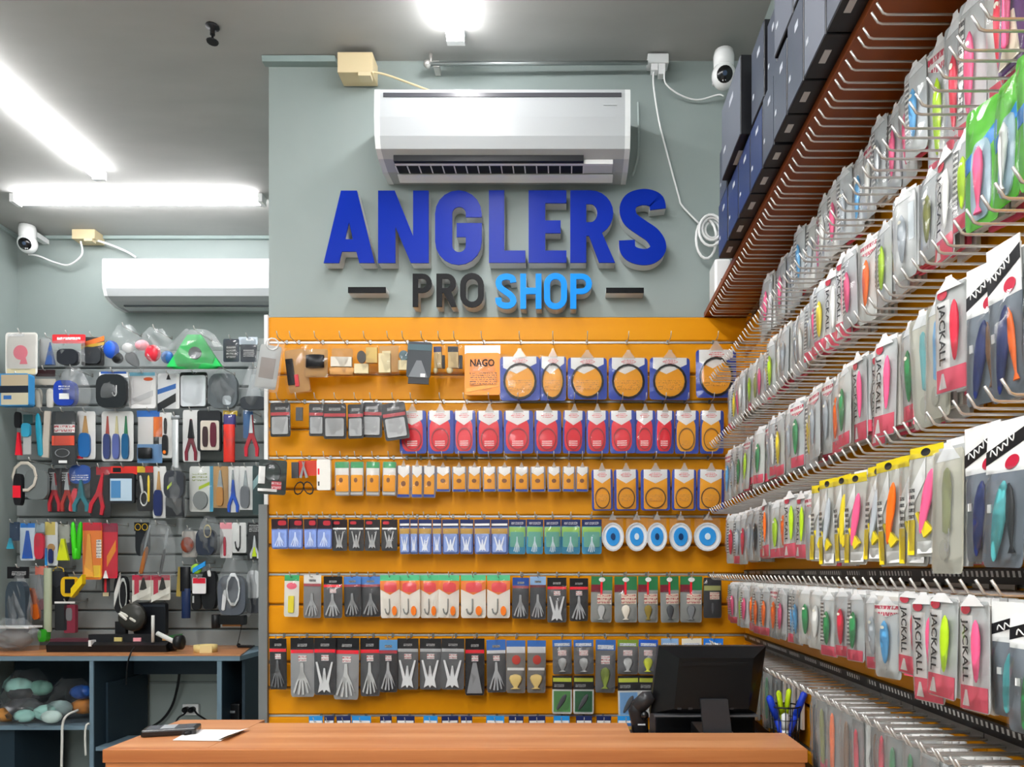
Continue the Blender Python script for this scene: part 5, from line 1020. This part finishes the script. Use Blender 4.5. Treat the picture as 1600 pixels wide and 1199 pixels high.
MB().box(xnot, ybr-yf+.002, WT-.02, cxr-.004, ybr-yf+.36, WT).build('staff_worktop', M('#2a2320', .5), t)
MB().box(xnot+.02, ybr-yf+.33, 0, cxr-.03, ybr-yf+.35, WT-.0205).build('staff_panel', M('#2a2320', .5), t)
# phone, paper, pen
def ct(px, py): D = cD(py); return Vector(((px-CX)*D/F, D, CT))
t = thing('receipt_paper', 'white paper sheet lying on the counter under the phone', 'paper', ct(330,1150))
c0 = ct(330,1150); q = [ct(*p)-c0 for p in ((270,1158),(345,1159),(381,1142),(300,1141))]
MB().add([(p.x,p.y,.001) for p in q]+[(p.x,p.y,.0016) for p in q], [(0,1,2,3),(4,5,6,7),(0,1,5,4),(1,2,6,5),(2,3,7,6),(3,0,4,7)]).build('sheet', M('#f4f4f2', .6), t)
MB().add([(q[1].x-.01,q[1].y+.006,.0018),(q[1].x+.012,q[1].y+.001,.012),(q[2].x+.012,q[2].y+.001,.006),(q[2].x-.01,q[2].y-.004,.0018)], [(0,1,2,3)]).build('curled_edge', M('#f4f4f2', .6), t)
t = thing('card_terminal', 'black handheld payment phone on the counter left', 'phone', ct(268,1147), (0,0,R(16)))
MB().bbox(-.058,-.03,.001,.058,.032,.016,.004).build('body', BLACKG, t)
MB().add([(-.05,-.024,.0165),(.05,-.024,.0165),(.05,.027,.0165),(-.05,.027,.0165)], [(0,1,2,3)]).build('screen', M('#5b6066', .15), t)
MB().box(-.02,-.02,.0168,.01,.024,.0172).build('grey_tile', M('#a9aeb2', .3), t)
tag(MB().tube([ct(288,1151)+Vector((0,0,.006)), ct(303,1148)+Vector((0,0,.007))], .004, 8).build('pen', BLACK), 'short black pen on the paper', 'pen')

# monitor seen from behind
mD = 1.80; mp = P(1107, 0, mD)
t = thing('monitor', 'black point of sale monitor seen from behind on the counter', 'monitor', (mp.x, mD, WT))
def mx(px, D=mD): return P(px,0,D).x - mp.x
def mz(py, D=mD): return P(0,py,D).z - WT
A = [(mx(1027),mz(1010)),(mx(1197),mz(1010)),(mx(1181),mz(1115)),(mx(1017),mz(1115))]
A = [(mx(1029),mz(1010)),(mx(1197),mz(1010)),(mx(1182),mz(1115)),(mx(1016),mz(1115))]
B = [(mx(1058),mz(1026)),(mx(1172),mz(1026)),(mx(1164),mz(1104)),(mx(1050),mz(1104))]
v = [(x,.0,z) for x,z in A] + [(x,-.035,z) for x,z in B] + [(x,.03,z) for x,z in A]
MB().add(v, [(4,5,6,7),(0,1,5,4),(1,2,6,5),(2,3,7,6),(3,0,4,7),(8,9,1,0),(9,10,2,1),(10,11,3,2),(11,8,0,3),(8,11,10,9)]).build('shell', M('#0e0f11', .3), t)
MB().add([(x*.96,.0305,mz(1062)+(z-mz(1062))*.95) for x,z in A], [(0,1,2,3)]).build('screen', M('#1c2026', .1), t)
MB().box(mx(1062),-.0365,mz(1037.5),mx(1164),-.034,mz(1032.5)).build('vent_slot', M('#030304', .6), t)
MB().prism([(mx(1089),mz(1088)),(mx(1130),mz(1088)),(mx(1137),mz(1144)),(mx(1094),mz(1144))],-.052,-.0365).build('stand', M('#303236', .4), t)
MB().bbox(mx(1090),-.06,.001,mx(1142),.1,mz(1143)+.004,.003).build('foot', M('#1c1d20', .4), t)
MB().box(mx(1020),-.03,mz(1117),mx(1180),.0,mz(1114.5)).build('lower_edge', M('#55585c', .35), t)
for px in (1058,1075,1138): MB().box(mx(px)-.005,-.0365,mz(1105),mx(px)+.005,-.033,mz(1102)).build('port', M('#2c2e31', .3), t)
t = thing('cash_printer', 'low black till unit below the monitor', 'till', (P(1104,0,1.92).x, 1.91, WT))
MB().bbox(-.135,0,.001,.125,.14,.075,.006).build('case', M('#15181c', .4), t)
MB().box(-.12,-.003,.03,.11,.001,.034).build('seam', M('#050506', .6), t)
t = thing('barcode_scanner', 'black barcode scanner on stand left of monitor', 'scanner', (P(1003,0,1.80).x, 1.80, CT-.07+.0705 if False else WT))
hz_ = lambda py: P(0,py,1.80).z - WT
MB().lathe([(.026,.001),(.026,.012),(.018,.02)], 14).build('base', BLACKG, t)
MB().tube([(0,0,.015),(-.006,0,hz_(1128)),(-.014,-.002,hz_(1110)),(-.004,-.004,hz_(1098))], .02, 10, [.018,.021,.02,.018]).build('neck', M('#1b1c1f', .35), t)
MB().tube([(-.012,-.004,hz_(1106)),(.012,-.008,hz_(1090)),(.026,-.01,hz_(1086))], .016, 10, [.02,.019,.012]).build('scan_head', M('#2a2c2f', .3), t)
MB().sphere((.004,-.018,hz_(1116)), .011, 10, 6).build('trigger', BLACKG, t)
MB().box(-.012,-.022,hz_(1131),.006,-.018,hz_(1129)).build('glint_label', M('#c9ccd0', .3), t)
# pen cup with scissors and markers
pc = Vector((P(1226,0,1.79).x, 1.79, WT))
t = thing('pen_cup', 'black wire mesh pen cup beside the monitor', 'pen cup', pc)
rH = P(0,1103,1.79).z - WT
for k in range(14):
    a = 2*math.pi*k/14; MB().tube([(.03*math.cos(a),.03*math.sin(a),.002),(.037*math.cos(a),.037*math.sin(a),rH)], .0012, 4).build('wire', BLACK, t)
MB().tube([(.037*math.cos(a*math.pi/10),.037*math.sin(a*math.pi/10),rH) for a in range(21)], .002, 6).build('rim', BLACK, t)
for zz in (.25,.5,.75): MB().tube([((.03+.007*zz)*math.cos(a*math.pi/10),(.03+.007*zz)*math.sin(a*math.pi/10),rH*zz) for a in range(21)], .001, 4).build('hoop', BLACK, t)
MB().lathe([(.03,0),(.03,.003)], 14).build('bottom', BLACK, t)
def cup(name, lab, cat, px, py, dx, m1, m2, r=.0075, dy=0):
    tp = P(px, py, 1.79)-pc; b0 = Vector((dx, dy, .006)); t = thing(name, lab, cat, pc); tp.y = dy*1.2
    mid = b0.lerp(tp, .62)
    MB().tube([b0, mid], r, 8, [r*.8, r]).build('barrel', m2, t); MB().tube([mid, mid.lerp(tp,.9), tp], r, 8, [r*1.15, r*1.1, r*.5]).build('grip', m1, t); return t
BL = M('#1c3fc0', .3); LY = M('#c8e81c', .35)
cup('cutter', 'blue handled cutter leaning left in pen cup', 'cutter', 1199, 1086, .008, BL, BL, .008, -.01)
cup('cutter', 'blue handled cutter leaning right in pen cup', 'cutter', 1256, 1080, -.012, BL, BL, .008, -.008)
cup('marker', 'lime marker leaning left in pen cup', 'marker', 1217, 1080, .01, LY, LY, .006, .004)
cup('marker', 'lime marker leaning right in pen cup', 'marker', 1236, 1078, -.006, LY, LY, .006, .012)
cup('marker', 'white marker at front of pen cup', 'marker', 1222, 1112, -.004, M('#dfe2e4', .3), M('#dfe2e4', .3), .008, -.02)
cup('pen', 'grey pen standing at right of pen cup', 'pen', 1252, 1096, .012, M('#303338', .4), M('#303338', .4), .006, .014)
# black wire basket edge below the lowest pegs
t = thing('wire_rack', 'black rack below the lowest lure row beside the counter', 'rack', (XR-.12, 0, 0))
MB().box(.005, .3, CZ-.52, .094, 2.6, CZ-.5).build('shelf', BLACK, t)
MB().box(-.012, .3, CZ-.52, .0045, 2.6, CZ-.45).build('lip', BLACK, t)
for y in (.4, 1.4, 2.5): MB().box(.06, y, 0, .09, y+.03, CZ-.521).build('leg', BLACK, t)
